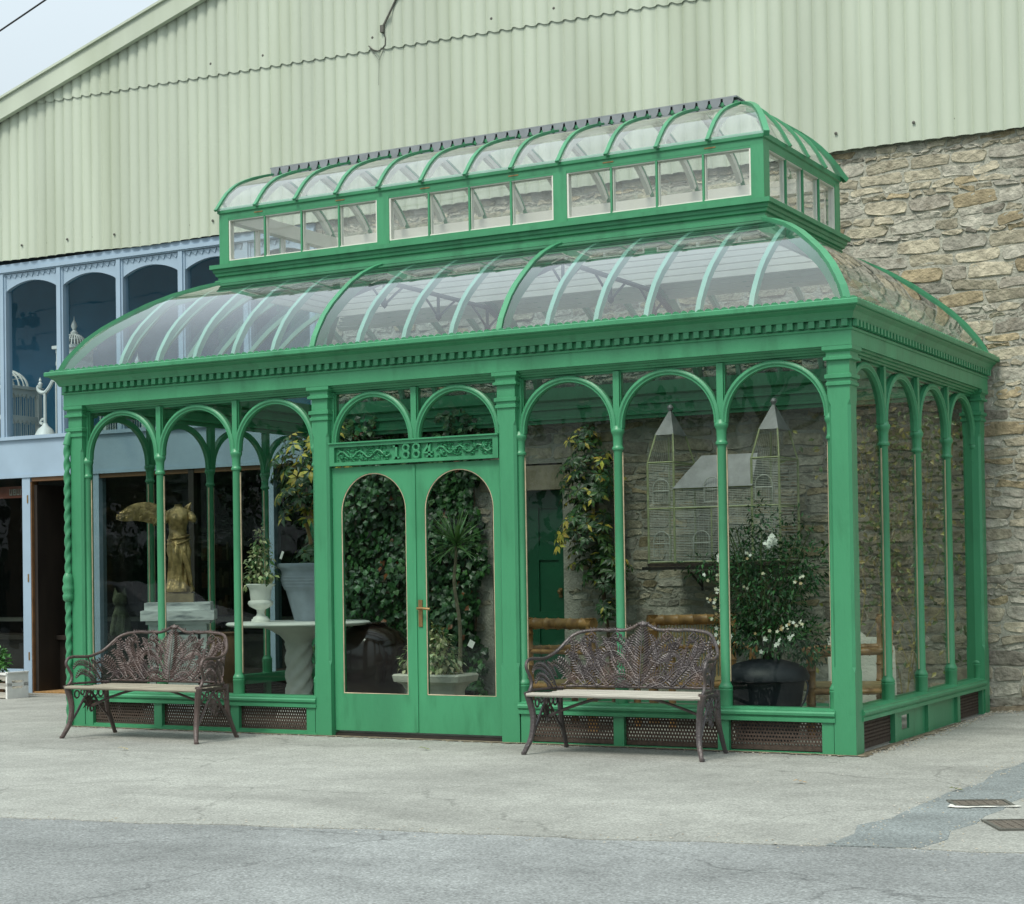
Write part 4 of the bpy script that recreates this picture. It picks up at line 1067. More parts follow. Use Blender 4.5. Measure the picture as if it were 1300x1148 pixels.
IRON2 = mat('brown_cast_iron', (.080,.055,.048), .42, .3, 14, .35, 70, spec=.5, dark=(.05,.035,.035), dscale=8, dpos=(.5,.75))
GREYWOOD = mat('grey_weathered_wood', (.27,.25,.19), .85, .3, 6, .3, 30, stretch=(.3,4,4))
done = {}
for c in bn2.children:
    me = c.data
    if me.name not in done:
        nm = me.copy(); nm.materials[0] = GREYWOOD if c.name.startswith('seat') else IRON2; done[me.name] = nm
    c.data = done[me.name]
# ================================================================ PLANTS
rl = random.Random(21)
def rv(r=rl): 
    while 1:
        v = Vector((r.uniform(-1,1), r.uniform(-1,1), r.uniform(-1,1)))
        if .01 < v.length < 1: return v
def greens(base, var=.35, r=rl):
    k = 1+r.uniform(-var, var); return tuple(max(.003, c*k*(1+r.uniform(-.12,.12))) for c in base)
def leafball(b, cx, cy, cz, rx, ry, rz, n, L, Wd, cols, droop=.2, hollow=.35):
    for _ in range(n):
        v = rv(); l = v.length; v = v*(max(l, hollow)/l)
        p = Vector((cx+v.x*rx, cy+v.y*ry, cz+v.z*rz)); d = (v+rv()*.8+Vector((0,0,-droop))).normalized()
        b.c = greens(rl.choice(cols)); k = rl.uniform(.7,1.25); b.leaf(p, d, (v+Vector((0,0,.6))+rv()*.5).normalized(), L*k, Wd*k)
# ---- ivy over the wall behind the doors
iv = thing('ivy', 'dark glossy ivy covering the stone wall behind the glazed doors', 'ivy', (1.0, 4.08, 0))
b = MB()
for k in range(9):
    x0 = -.75+k*.21; pts = [(x0,0,0)]
    for j in range(1, 9): pts.append((pts[-1][0]+rl.uniform(-.12,.14), -.03-.01*rl.random(), j*.36))
    b.tube(pts, [.016-.0015*i for i in range(9)], 5)
b.build('ivy_stem', BARK, iv)
b = MB()
for k in range(7600):
    x = rl.uniform(-1.05, 1.24); z = rl.uniform(.05, 3.15)
    lim = 1.17+.06*math.sin(z*5)+.05*math.sin(z*13+1)
    if x > lim-.02: continue
    bulge = .16+.09*math.sin(x*5+z*3)+.08*math.sin(z*6-x*4); y = -.05-rl.random()**1.3*max(.05, bulge)
    d = Vector((rl.uniform(-.7,.7), rl.uniform(-.55,.1), -1+rl.uniform(-.2,.9))); b.c = greens(rl.choice([(.022,.075,.020),(.030,.100,.026),(.055,.15,.040),(.014,.052,.015)]), .4)
    if rl.random() < .012: b.c = (.20,.07,.02)
    k_ = rl.uniform(.75,1.25); b.leaf(Vector((x,y,z)), d, Vector((rl.uniform(-.4,.4),-1,.5+rl.uniform(-.4,.4))).normalized(), .082*k_, .034*k_, .12)
b.build('ivy_leaves', LEAF, iv)
# ---- variegated umbrella trees
YG = [(.42,.36,.05),(.55,.46,.07),(.03,.085,.02),(.02,.065,.018),(.025,.075,.02),(.06,.13,.025)]
def umbrella(b, c, n, rx, rz, yel=.3):
    for _ in range(n):
        v = rv(); p = Vector((c[0]+v.x*rx, c[1]+v.y*rx, c[2]+v.z*rz)); ax = Vector((v.x*.8, v.y*.8-.2, .6+rl.uniform(-.3,.3))).normalized()
        u = ax.orthogonal().normalized(); w_ = ax.cross(u); m = rl.randint(6, 9); yl = rl.random() < yel
        for k in range(m):
            a = 2*PI*k/m+rl.random()*.3; d = (u*math.cos(a)+w_*math.sin(a)+ax*.05-Vector((0,0,.35))).normalized()
            col = rl.choice(YG[:2]) if (yl and rl.random() < .75) or rl.random() < .06 else rl.choice(YG[2:])
            b.c = greens(col, .3); L = rl.uniform(.075,.12); b.leaf(p+d*.012, d, ax, L, L*.2, .15)
tp = thing('potted_umbrella_tree', 'tall yellow variegated umbrella tree in a ribbed blue grey pot on the round table', 'potted tree', (1.93, 1.18, .945))
q = MB(); q.lathe([(.001,0),(.17,0),(.175,.02),(.24,.26),(.245,.27),(.245,.285),(.262,.30),(.275,.33),(.27,.335),(.282,.36),(.278,.365),(.288,.39),(.284,.395),(.29,.42),(.284,.425),(.286,.45),(.29,.47),(.30,.49),(.315,.50),(.325,.515),(.325,.54),(.305,.545),(.285,.54),(.27,.50),(.001,.49)], 0, 0, 32)
pot = q.build('grey_pot', GREYPOT, tp, smooth=True, angle=50)
for a in (PI*1.0, 0):
    q = MB(); ux, uy = -math.cos(.5), -math.sin(.5)*-1
    s_ = 1 if a else -1
    q.tube([(s_*-.29*.86, s_*.29*-.5*-.0-.14*s_*0, .44),(s_*-.34, 0, .435),(s_*-.345,0,.39),(s_*-.335,0,.345),(s_*-.25,0,.34)], .017, 8); q.build('pot_handle', GREYPOT, pot, smooth=True)
q = MB(); q.tube(cat([(.0,0,.50),(-.02,.01,.75),(-.06,-.02,1.0),(-.03,-.02,1.25),(.03,0,1.5)]), [.022-.0003*i for i in range(41)], 7)
for e in ((-.15,-.1,1.35),(.2,.05,1.45),(.12,-.12,1.15),(.03,.1,1.7)): q.tube([(-.04,-.02,.95),(e[0]*.5,e[1]*.5,1.1),e], [.014,.010,.006], 6)
q.tube(cat([(.03,.02,.5),(.06,0,.8),(.02,-.03,1.05),(.08,0,1.3)]), .016, 6)
q.build('trunk', mat('tan_bark', (.34,.22,.09), .7, .25, 20), tp, smooth=True)
b = MB(); umbrella(b, (-.03,-.05,1.42), 95, .36, .38, .42); umbrella(b, (.2,.0,1.6), 50, .30, .32, .40); umbrella(b, (0,0,.62), 34, .22, .12, .12); umbrella(b, (-.12,-.06,1.1), 18, .2, .2, .3)
b.build('foliage', LEAF, tp)
tc = thing('climbing_umbrella_tree', 'bushy yellow and green umbrella plant growing against the stone wall right of the green door', 'plant', (3.55, 3.82, .0))
q = MB(); q.tube(cat([(.25,0,0),(.2,.02,.6),(.12,.05,1.2),(.05,.08,1.9),(.08,.08,2.5)]), .02, 6); q.build('stem', BARK, tc, smooth=True)
b = MB(); umbrella(b, (.02,0,2.3), 85, .34, .42, .20); umbrella(b, (.0,0,1.75), 95, .38, .36, .22); umbrella(b, (.16,.02,1.35), 50, .28, .26, .12); umbrella(b, (.2,.02,1.0), 12, .14, .2, .05); umbrella(b, (-.05,.03,2.75), 20, .2, .14, .3)
b.build('foliage', LEAF, tc)
# ---- white stone urn with a small variegated fig
ur = thing('planted_urn', 'small white classical urn on the round table, planted with a pale variegated fig', 'planted urn', (1.58, .84, .945))
q = MB(); q.lathe([(.001,0),(.088,0),(.088,.025),(.075,.03),(.07,.045),(.042,.06),(.034,.085),(.040,.115),(.07,.13),(.105,.15),(.118,.175),(.112,.195),(.092,.205),(.096,.23),(.102,.29),(.112,.325),(.135,.34),(.14,.35),(.135,.358),(.112,.35),(.10,.32),(.001,.32)], 0, 0, 24, wob=lambda a, z: .04*math.cos(10*a) if .13 < z < .2 else 0)
q.build('urn', WSTONE, ur, smooth=True, angle=50)
q = MB(); q.tube([(0,0,.33),(.01,0,.5),(-.01,0,.7),(.0,0,.86)], [.008,.007,.005,.002], 5); q.build('stem', BARK, ur)
b = MB(); VG = [(.48,.50,.27),(.56,.56,.34),(.12,.20,.07),(.08,.16,.05),(.36,.40,.18)]
leafball(b, 0,0,.45,.17,.15,.10, 120, .06,.017, VG, .6); leafball(b, .0,0,.58,.13,.12,.12, 130, .058,.016, VG, .6); leafball(b, 0,0,.74,.08,.08,.11, 70, .055,.015, VG, .6); leafball(b, 0,0,.86,.03,.03,.05, 14, .05,.013, VG, .3)
leafball(b, -.1,-.06,.37,.08,.06,.06, 40, .055,.016, VG, .9)
b.build('foliage', LEAF, ur)
q = MB(); q.box(.045,.07,-.10,-.097,.66,.735); q.build('price_tag', PETAL, ur, rot=(0,.4,0))
# ---- white round stone table on a barley-twist pillar
tb = thing('stone_table', 'round white stone table with a spiral carved pillar leg', 'table', (1.88, 1.02, .03))
q = MB(); q.lathe([(.001,.865),(.30,.865),(.60,.872),(.655,.880),(.672,.893),(.672,.902),(.655,.913),(.001,.915)], 0, 0, 48, wob=lambda a, z: .006*math.cos(60*a)); q.build('table_top', WSTONE, tb, smooth=True, angle=50)
q = MB(); rs = []
for i in range(70):
    t = i/69; z = .72*t; ring = []
    for j in range(24):
        a = 2*PI*j/24; r = .118+.015*math.sin(5*a-t*30); ring.append((r*math.cos(a), r*math.sin(a), z))
    rs.append(ring)
q.rings(rs); q.lathe([(.118,.70),(.135,.74),(.18,.79),(.28,.845),(.34,.866),(.001,.866)], 0, 0, 24); q.lathe([(.22,0),(.22,.06),(.19,.09),(.16,.11)], 0, 0, 24); q.build('spiral_pillar', WSTONE, tb, smooth=True, angle=60)
# ---- large dark glazed jar
tj = thing('glazed_jar', 'large dark brown glazed jar standing behind the round table', 'jar', (2.42, 1.42, .03))
q = MB(); q.lathe([(.001,0),(.22,0),(.25,.03),(.32,.2),(.355,.4),(.37,.58),(.35,.72),(.29,.80),(.20,.845),(.17,.86),(.18,.885),(.16,.89),(.13,.85),(.001,.8)], 0, 0, 36); q.build('jar_body', JAR, tj, smooth=True, angle=60)
# ---- carved stone trough with bushy fig and a dragon tree
tt = thing('stone_trough', 'pale waisted stone trough planted with cream variegated leaves, behind the right door', 'planter', (3.62, .62, .03))
q = MB(); rs = []
for z, e in ((0,.02),(.06,.02),(.10,0),(.16,-.02),(.25,-.045),(.33,-.045),(.38,-.02),(.40,.01),(.41,.035),(.46,.045),(.475,.035),(.475,-.02),(.43,-.03)):
    x, y, c = .29+e, .15+e, .02
    rs.append([(-x+c,-y,z),(0,-y,z),(x-c,-y,z),(x,-y+c,z),(x,y-c,z),(x-c,y,z),(0,y,z),(-x+c,y,z),(-x,y-c,z),(-x,-y+c,z)])
q.rings(rs); q.build('trough', CARVED, tt)
b = MB(); VT = [(.58,.58,.33),(.64,.63,.40),(.10,.17,.05),(.20,.26,.09),(.36,.38,.18)]
leafball(b, -.02,-.02,.60,.30,.16,.17, 420, .065,.020, VT, .8); leafball(b, .02,-.02,.76,.15,.10,.09, 110, .06,.018, VT, .7); leafball(b, -.24,-.04,.56,.1,.09,.1, 60, .06,.018, VT, .8); leafball(b, .02,0,.87,.08,.05,.06, 26, .05,.014, [(.3,.26,.08),(.1,.15,.05)], .2)
b.build('foliage', LEAF, tt)
q = MB(); q.box(.02,.075,-.16,-.157,.84,.90); q.build('plant_tag', PETAL, tt, rot=(0,.5,0))
dt = thing('dragon_tree', 'slim dragon tree with one spiky rosette of leaves, behind the right door', 'dragon tree', (3.66, .93, .03))
q = MB(); q.lathe([(.001,0),(.11,0),(.14,.26),(.15,.27),(.15,.30),(.13,.30),(.12,.26),(.001,.26)], 0, 0, 18); q.build('pot', BLACKPOT, dt, smooth=True)
q = MB(); q.tube(cat([(0,0,.26),(.03,0,.6),(.03,0,.9),(-.02,0,1.25),(0.0,0,1.47),(-.0,0,1.60)]), [.021-.0002*i for i in range(51)], 7); q.build('trunk', mat('pale_cane_bark', (.26,.22,.15), .8, .3, 30), dt, smooth=True)
b = MB()
for k in range(64):
    a = rl.uniform(0, 2*PI); e = rl.uniform(-.55, 1.35)
    d = Vector((math.cos(a)*math.cos(e), math.sin(a)*math.cos(e), math.sin(e))); L = rl.uniform(.30,.42); p = Vector((0,0,1.57+rl.uniform(0,.06)))
    b.c = greens((.15,.30,.085), .3); sd = d.cross(Vector((0,0,1))).normalized(); n_ = sd.cross(d); prev = None
    for j in range(6):
        t = j/5; c = p+d*L*t+Vector((0,0,-.03*L*t*t*3)); w_ = .017*(1-t)**.8*min(1,.4+t*3)+.0008; row = (c-sd*w_+n_*.003, c, c+sd*w_+n_*.003)
        if prev: b.face([prev[0],prev[1],row[1],row[0]]); b.face([prev[1],prev[2],row[2],row[1]])
        prev = row
for s_ in (-1,1): b.c = (.07,.15,.05); b.add([(-.012,0,1.6),(.012,0,1.6),(-.07+s_*.004,0,1.95)], [(0,1,2)])
b.build('spiky_leaves', LEAF, dt)
# ---- jasmine in a black tub
jm = thing('jasmine_bush', 'white flowering jasmine bush in a ribbed black tub behind the right hand window', 'potted bush', (6.66, .62, .03))
q = MB(); q.lathe([(.001,0),(.24,0),(.27,.3),(.30,.46),(.335,.47),(.34,.50),(.325,.53),(.31,.56),(.24,.60),(.12,.63),(.001,.64)], 0, 0, 28, wob=lambda a, z: .02*math.cos(12*a) if z < .45 else 0); tub = q.build('tub', BLACKPOT, jm, smooth=True)
for s_ in (-1, 1):
    q = MB(); q.tube(cat([(s_*.33,-.03,.48),(s_*.36,-.06,.42),(s_*.34,-.12,.30),(s_*.27,-.2,.2)]), .007, 5); q.build('tub_handle', BLACKPOT, tub, smooth=True)
q = MB()
for k in range(26):
    a = rl.uniform(0, 2*PI); r_ = rl.uniform(.15,.5); h = rl.uniform(.9,1.75); q.tube(cat([(0,0,.55),(r_*.3*math.cos(a),r_*.3*math.sin(a),.9),(r_*.7*math.cos(a),r_*.6*math.sin(a),h*.85),(r_*math.cos(a),r_*.7*math.sin(a),h)], 4), .005, 4)
q.build('stems', mat('green_stem', (.07,.10,.03), .6, .2, 10), jm)
b = MB(); JG = [(.022,.085,.022),(.03,.11,.03),(.016,.06,.018),(.05,.15,.04)]
for (c, r_, n) in (((0,0,1.2),(.42,.28,.40),1500),((.05,0,.85),(.42,.26,.22),1000),((-.16,0,1.45),(.22,.18,.22),420),((.28,.02,1.35),(.26,.2,.25),560),((-.25,-.02,.9),(.22,.16,.22),420),((.36,0,.78),(.18,.15,.2),300),((.0,.02,1.68),(.16,.12,.16),120),((-.46,.05,1.36),(.30,.1,.10),210),((.22,.0,1.62),(.16,.12,.22),110),((-.05,.0,1.78),(.10,.08,.14),50)):
    leafball(b, *c, *r_, n, .052, .009, JG, .25, .2)
b.build('foliage', LEAF, jm)
b = MB()
def floret(p, s):
    ax = (Vector((0,-1,.3))+rv()*.7).normalized(); u = ax.orthogonal().normalized(); w_ = ax.cross(u)
    for k in range(5):
        a = 2*PI*k/5; d = u*math.cos(a)+w_*math.sin(a)+ax*.2; b.leaf(p, d, ax, s, s*.35, .1)
for (x, y, z, n, s, sp) in ((.17,-.30,1.545,22,.020,.06),(-.24,-.28,1.43,10,.019,.04)):
    for _ in range(n): b.c = (1,1,.97); floret(Vector((x,y,z))+rv()*sp, s)
for _ in range(17):
    a = rl.uniform(0, 2*PI); z = rl.uniform(.62,1.5); c = Vector((.40*math.cos(a)+.02, -.25-.06*rl.random(), z))
    for _ in range(rl.randint(2,5)):
        b.c = rl.choice([(1,1,.95),(.8,.72,.5),(.6,.42,.22),(.9,.85,.7)]); floret(c+rv()*.045, rl.uniform(.012,.02))
for x in (.10,.22,-.3,-.22,-.18,.3):
    for _ in range(3): b.c = (1,1,.95); floret(Vector((x,-.30,rl.uniform(.66,.86)))+rv()*.04, .022)
b.build('white_flowers', mat('jasmine_petals', (.85,.85,.8), .5, .05, tint=True), jm)
# ---- vines at the right end
vn = thing('wall_vine', 'thin straggling yellow green vine on the stone wall inside the right end', 'vine', (6.75, 3.98, 0))
q = MB()
for k in range(9):
    x = rl.uniform(-.6,.3); pts = [(x, .04, 0)]
    for j in range(1, 8): pts.append((pts[-1][0]+rl.uniform(-.16,.16), .03-rl.random()*.08, j*rl.uniform(.3,.4)))
    q.tube(cat(pts, 4), .007, 4)
q.build('vine_stems', mat('yellow_stem', (.30,.26,.10), .7, .2, 10), vn)
b = MB()
for k in range(900):
    x = max(-1.2, min(.62, rl.gauss(0,.35))); z = rl.choice([rl.gauss(1.55,.28), rl.gauss(2.5,.25), rl.uniform(.3,2.8)])
    b.c = greens(rl.choice([(.10,.15,.03),(.05,.10,.025),(.28,.25,.06),(.07,.13,.03)])); b.leaf(Vector((x,-rl.random()*.12,max(.1,z))), rv(), Vector((rl.uniform(-.4,.4),-1,.3)).normalized(), .075, .02)
b.build('vine_leaves', LEAF, vn)
#@@PART4
# ================================================================ THINGS INSIDE
# ---- pedestal and winged statue
RZ = math.radians(36)
pd = thing('pedestal', 'square grey streaked marble pedestal with black inlaid panel, under the winged statue', 'pedestal', (.56, .90, .03), RZ)
q = MB(); q.box(-.27,.27,-.27,.27,.10,.90); q.build('shaft', MARBLE, pd)
q = MB(); q.box(-.32,.32,-.32,.32,0,.10); q.build('base', MARBLE, pd)
q = MB(); q.box(-.30,.30,-.30,.30,.90,.935); q.box(-.345,.345,-.345,.345,.935,1.03); q.box(-.31,.31,-.31,.31,1.03,1.105); q.build('cap', MARBLE, pd)
q = MB()
for x0, x1, z0, z1 in ((-.21,.21,.80,.825),(-.21,.21,.20,.225),(-.21,-.185,.225,.80),(.185,.21,.225,.80)): q.box(x0,x1,-.276,-.272,z0,z1)
q.build('inlaid_border', BLACK, pd)
st = thing('winged_statue', 'gilded bronze headless winged figure in flowing drapery standing on the marble pedestal', 'statue', (.56, .90, 1.135), RZ)
q = MB(); q.box(-.14,.14,-.12,.12,0,.085); q.box(-.12,.12,-.10,.10,.085,.10); q.build('plinth', BRONZE2, st)
q = MB(); rs = []
SEC = [(.10,0,0,.115,.10),(.13,0,0,.125,.11),(.20,.0,.0,.108,.10),(.32,.005,-.005,.098,.095),(.42,.01,-.02,.10,.10),(.50,.008,-.02,.108,.10),(.57,0,-.01,.105,.09),(.63,-.005,0,.095,.078),(.68,-.008,0,.082,.066),(.74,-.005,-.005,.088,.074),(.80,0,-.012,.102,.082),(.85,0,-.005,.112,.075),(.885,0,0,.105,.062),(.91,0,0,.06,.048),(.925,0,0,.04,.036),(.945,0,-.005,.036,.033)]
SP = cat([(z, cx, cy) for z, cx, cy, rx, ry in SEC], 5); SR_ = cat([(rx, ry, 0) for z, cx, cy, rx, ry in SEC], 5)
for p, rr in zip(SP, SR_):
    z = p.x; ring = []
    for j in range(56):
        a = 2*PI*j/56; k = max(0, min(1, (.62-z)/.12)); f = 1+k*(.07*math.sin(5*a+z*9)+.075*math.sin(9*a-z*14+.4*math.sin(z*20))+.045*math.sin(16*a+z*8))
        if z > .62: f += .022*math.sin(9*a+z*40)
        # forward knee and the bust
        g = math.cos(a+PI/2); fwd_ = 0
        if .3 < z < .55: fwd_ = .030*math.exp(-((a-4.45)/.35)**2)*math.sin(PI*(z-.3)/.25)
        if .74 < z < .86: fwd_ = .022*(math.exp(-((a-4.40)/.22)**2)+math.exp(-((a-5.02)/.22)**2))*math.sin(PI*(z-.74)/.12)
        flare = .03*max(0, 1-(z-.1)/.15)
        ring.append((p.y+(rr.x*f+flare*.6)*math.cos(a)+fwd_*math.cos(a), p.z+(rr.y*f+flare)*math.sin(a)+fwd_*math.sin(a), z))
    rs.append(ring)
q.rings(rs)
for k in range(7): q.tube(cat([(-.10+.02*k,-.09,.60-.01*k),(-.03+.02*k,-.115,.52-.02*k),(.05+.012*k,-.10,.40-.03*k),(.10,-.06,.22-.01*k)], 5), .011, 5)
q.tube(cat([(-.10,-.03,.60),(-.04,-.085,.615),(.04,-.085,.625),(.10,-.03,.645)], 5), .014, 6); q.tube(cat([(-.105,-.03,.56),(-.03,-.095,.555),(.06,-.09,.585),(.105,-.02,.61)], 5), .012, 6)
q.tube(cat([(-.10,0,.85),(-.125,-.02,.80),(-.118,-.03,.77)], 4), [.04]*8+[.03], 8); q.tube(cat([(.10,0,.85),(.13,-.02,.81),(.125,-.03,.78)], 4), [.042]*8+[.032], 8)
q.build('draped_body', BRONZE, st, smooth=True, angle=70)
def wing(sg, outline, root):
    """solid carved wing: a thick plate with overlapping rows of broad rounded feathers on its face"""
    q = MB(); O = Vector(root); n = len(outline)
    top = cat([(x, 0, z) for x, z in outline[:n//2+1]], 6); low = cat([(x, 0, z) for x, z in [outline[0]]+outline[:n//2:-1]+[outline[n//2]]], 6)
    m = 40; tp_ = [top[int(i*(len(top)-1)/m)] for i in range(m+1)]; lo_ = [low[int(i*(len(low)-1)/m)] for i in range(m+1)]
    rs = []
    for i in range(m+1):
        a, c = tp_[i], lo_[i]; ring = []
        for j in range(9):
            t = j/8; p = a.lerp(c, t); th = .026*math.sin(PI*min(1, max(.02, t*.9+.08)))+.004+.010*abs(math.sin(3*PI*t+i*.16))
            ring.append(Vector((sg*p.x, p.x*.22-th, p.z))+O)
        for j in range(8, -1, -1):
            t = j/8; p = a.lerp(c, t); ring.append(Vector((sg*p.x, p.x*.22+.018*math.sin(PI*min(1, max(.03, t)))+.003, p.z))+O)
        rs.append(ring)
    q.rings(rs)
    for row in range(3):
        for k in range(9):
            f = (k+.5)/9; a, c = tp_[int(f*m)], lo_[int(f*m)]; p = a.lerp(c, .16+.25*row); e = a.lerp(c, min(.98, .50+.28*row))+Vector((.06*(1-f)+.015, 0, 0))
            A = Vector((sg*p.x, p.x*.22-.032, p.z))+O; E_ = Vector((sg*e.x, e.x*.22-.022, e.z))+O
            if (E_-A).length > .01: q.oct(A, E_, (E_-A).cross(Vector((0,-1,0))).normalized(), Vector((0,-1,0)), .022, .012)
    return q
wing(-1, [(0,.0),(.10,.085),(.22,.125),(.36,.11),(.47,.05),(.53,-.02),(.48,-.055),(.33,-.055),(.20,-.08),(.08,-.12)], (-.075,.045,.85)).build('wing', BRONZE, st, smooth=True, angle=40)
wing(1, [(0,.0),(.02,.05),(.035,.075),(.055,.09),(.075,.095),(.08,.088),(.062,.075),(.048,.05),(.035,.01),(.02,-.03)], (.03,.06,.86)).build('wing', BRONZE, st, smooth=True, angle=40)
# ---- terracotta pot behind
tk = thing('terracotta_jar', 'rounded terracotta jar on the floor between pedestal and round table', 'jar', (.20, 2.05, .03))
tk.scale = (.62,.62,.92)
q = MB(); q.lathe([(.001,0),(.16,0),(.22,.12),(.30,.36),(.315,.52),(.27,.68),(.19,.77),(.17,.80),(.20,.83),(.18,.84),(.14,.79),(.001,.74)], 0, 0, 28); q.build('jar_body', TERRA, tk, smooth=True, angle=60)
# ---- seated stone cat behind the shop window
ct = thing('stone_cat', 'mossy grey stone cat figure sitting behind the dark shop window', 'statue', (-3.42, 4.55, .66), .5)
q = MB(); rs = []
for z, cy_c, rx, ry in ((0,.0,.13,.18),(.04,.0,.14,.19),(.12,.01,.135,.165),(.20,.01,.115,.13),(.28,-.01,.095,.10),(.34,-.025,.07,.075),(.37,-.035,.062,.065),(.40,-.05,.082,.082),(.45,-.055,.092,.088),(.50,-.05,.082,.075),(.535,-.045,.045,.04)):
    rs.append([(rx*math.cos(2*PI*j/20), cy_c+ry*math.sin(2*PI*j/20), z) for j in range(20)])
q.rings(rs)
for m in (1,-1):
    q.tube([(m*.055,-.09,.26),(m*.058,-.125,.12),(m*.058,-.155,.03),(m*.058,-.19,.02)], [.036,.032,.032,.026], 8)
    q.add([(m*.02,-.05,.52),(m*.085,-.045,.49),(m*.062,-.02,.50),(m*.062,-.05,.605)], [(0,1,3),(1,2,3),(2,0,3),(0,2,1)])
q.tube(cat([(.10,.12,.03),(.16,.0,.03),(.13,-.12,.03)]), .026, 7); q.lathe([(.001,.40),(.03,.41),(.034,.43),(.001,.45)], 0, -.125, 8)
q.build('cat_body', mat('mossy_stone', (.13,.14,.09), .9, .35, 12, .5, 40), ct, smooth=True)
sh = thing('display_counter', 'dark wooden counter with a pale edge behind the shop window', 'counter', (-4.0, 4.75, -.06))
q = MB(); q.box(-3.5,3.2,-.25,.35,0,.66); q.build('carcass', DARKWOOD, sh)
q = MB(); q.box(-3.5,3.2,-.31,.38,.662,.72); q.build('counter_top', DARKWOOD, sh)
# rail with pale edge seen through the door and window
rl_ = thing('display_shelf', 'long pale edged shelf deep inside the shop', 'shelf', (-6.0, 7.4, -.27))
q = MB(); q.box(-4,4.5,-.15,.15,1.02,1.08); q.build('shelf_board', OLDWOOD, rl_)
for x in (-3.5,-1.2,1.2,3.9):
    q = MB(); q.box(x-.04,x+.04,-.1,.1,-.06,1.02); q.build('shelf_leg', DARKWOOD, rl_)
ck = thing('bookcase', 'dark bookcase with brown goods standing in the open shop doorway gloom', 'bookcase', (-4.9, 8.2, -.06))
q = MB(); q.box(-.5,-.46,-.15,.15,0,2.2); q.box(.46,.5,-.15,.15,0,2.2); q.box(-.46,.46,.12,.15,0,2.2)
for z in (.05,.45,.85,1.25,1.65,2.1): q.box(-.46,.46,-.15,.12,z,z+.03)
q.build('case', DARKWOOD, ck)
q = MB()
for z in (.08,.48,.88,1.28,1.68):
    x = -.44
    while x < .4:
        w_ = rl.uniform(.03,.09); h = rl.uniform(.18,.30); q.c = rl.choice([(.25,.13,.06),(.12,.07,.04),(.3,.22,.12),(.1,.1,.09),(.22,.08,.05)]); q.box(x,x+w_,-.1,.1,z+.001,z+h); x += w_+.004
q.build('goods', mat('old_goods', (1,1,1), .7, .2, 20, tint=True), ck)['kind'] = 'stuff'
# ---- door mat at the shop door
q = MB(); q.box(-.5,.5,-.22,.22,0,.018); tag(q.build('door_mat', MATM, loc=(-3.95, 4.30, -.054)), 'tan coir door mat on the step of the open shop door', 'door mat')
# ---- white crate with a green plant beside the shop door
cr = thing('plant_crate', 'white painted slatted crate with cut out handle slots beside the shop door', 'crate', (-4.42, 3.48, gh(-4.4,3.4)+.004), -.12)
q = MB()   # end board facing the camera side, with two hand slots
q.box(.30,.33,-.16,.16,0,.12); q.box(.30,.33,-.16,.16,.15,.19); q.box(.30,.33,-.16,.16,.22,.31); q.box(.30,.33,-.16,-.09,.12,.22); q.box(.30,.33,.09,.16,.12,.22); q.build('end_board', CRATEM, cr)
q = MB(); q.box(-.33,-.30,-.16,.16,0,.31); q.build('end_board', CRATEM, cr)
for y in (-.16,.145):
    for z in (.01,.12,.235):
        q = MB(); q.box(-.299,.299,y,y+.015,z,z+.07); q.build('side_slat', OLDWOOD, cr)
q = MB(); q.box(-.31,.325,-.175,-.161,.29,.32); q.box(.29,.345,-.16,.16,.311,.326); q.build('top_rail', CRATEM, cr)
q = MB(); q.box(-.299,.299,-.144,.144,.005,.02); q.build('crate_bottom', OLDWOOD, cr)
pp = thing('leafy_plant', 'fresh green leafy plant growing out of the white crate', 'plant', (-4.50, 3.50, gh(-4.4,3.4)+.03))
q = MB(); q.lathe([(.001,0),(.08,0),(.11,.16),(.10,.16),(.001,.15)], 0, 0, 14); q.build('pot', TERRA, pp, smooth=True)
b = MB(); leafball(b, 0,0,.38,.16,.11,.22, 260, .075,.022, [(.05,.17,.03),(.08,.24,.05),(.03,.11,.02)], .1, .1); b.build('foliage', LEAF, pp)
# ---- bamboo chairs
def bamboo(p0, p1, r, b):
    p0, p1 = Vector(p0), Vector(p1); L = (p1-p0).length; n = max(2, int(L/.13)); pts = []; rad = []
    for i in range(n):
        for t, k in ((0,1.14),(.06,1.0),(.5,.96),(.94,1.0)): pts.append(p0.lerp(p1, (i+t)/n)); rad.append(r*k)
    pts.append(p1); rad.append(r*1.14); b.tube(pts, rad, 9)
def chair(name, lab, loc, rz, slats=True, group='bamboo chairs in the glasshouse'):
    t = thing(name, lab, 'chair', loc, rz, group)
    q = MB(); bamboo((-.40,.30,.90),(.40,.30,.90), .047, q); bamboo((-.34,.29,.66),(.34,.29,.66), .02, q); q.build('back_rail', BAMBOO, t, smooth=True, angle=50)
    for m in (1,-1):
        q = MB(); bamboo((m*.36,.28,0),(m*.36,.30,.95), .045, q); q.build('rear_post', BAMBOO, t, smooth=True, angle=50)
        q = MB(); bamboo((m*.36,-.30,0),(m*.36,-.29,.66), .033, q); q.build('front_leg', BAMBOO, t, smooth=True, angle=50)
        q = MB(); bamboo((m*.36,-.36,.66),(m*.36,.29,.68), .031, q); q.build('arm', BAMBOO, t, smooth=True, angle=50)
    q = MB()
    for z, y in ((.36,-.29),(.36,.29)): bamboo((-.36,y,z),(.36,y,z), .027, q)
    for m in (1,-1): bamboo((m*.36,-.29,.36),(m*.36,.29,.36), .025, q)
    q.build('seat_frame', BAMBOO, t, smooth=True, angle=50)
    q = MB(); q.box(-.33,.33,-.28,.28,.37,.40); q.build('seat', CANE, t)
    q = MB()
    for k in range(22 if slats else 0):
        x = -.31+.62*k/21; q.tube([(x,.285,.40),(x,.292,.89)], .0085, 5)
    if slats: q.build('back_slats', CANE, t)
    return t
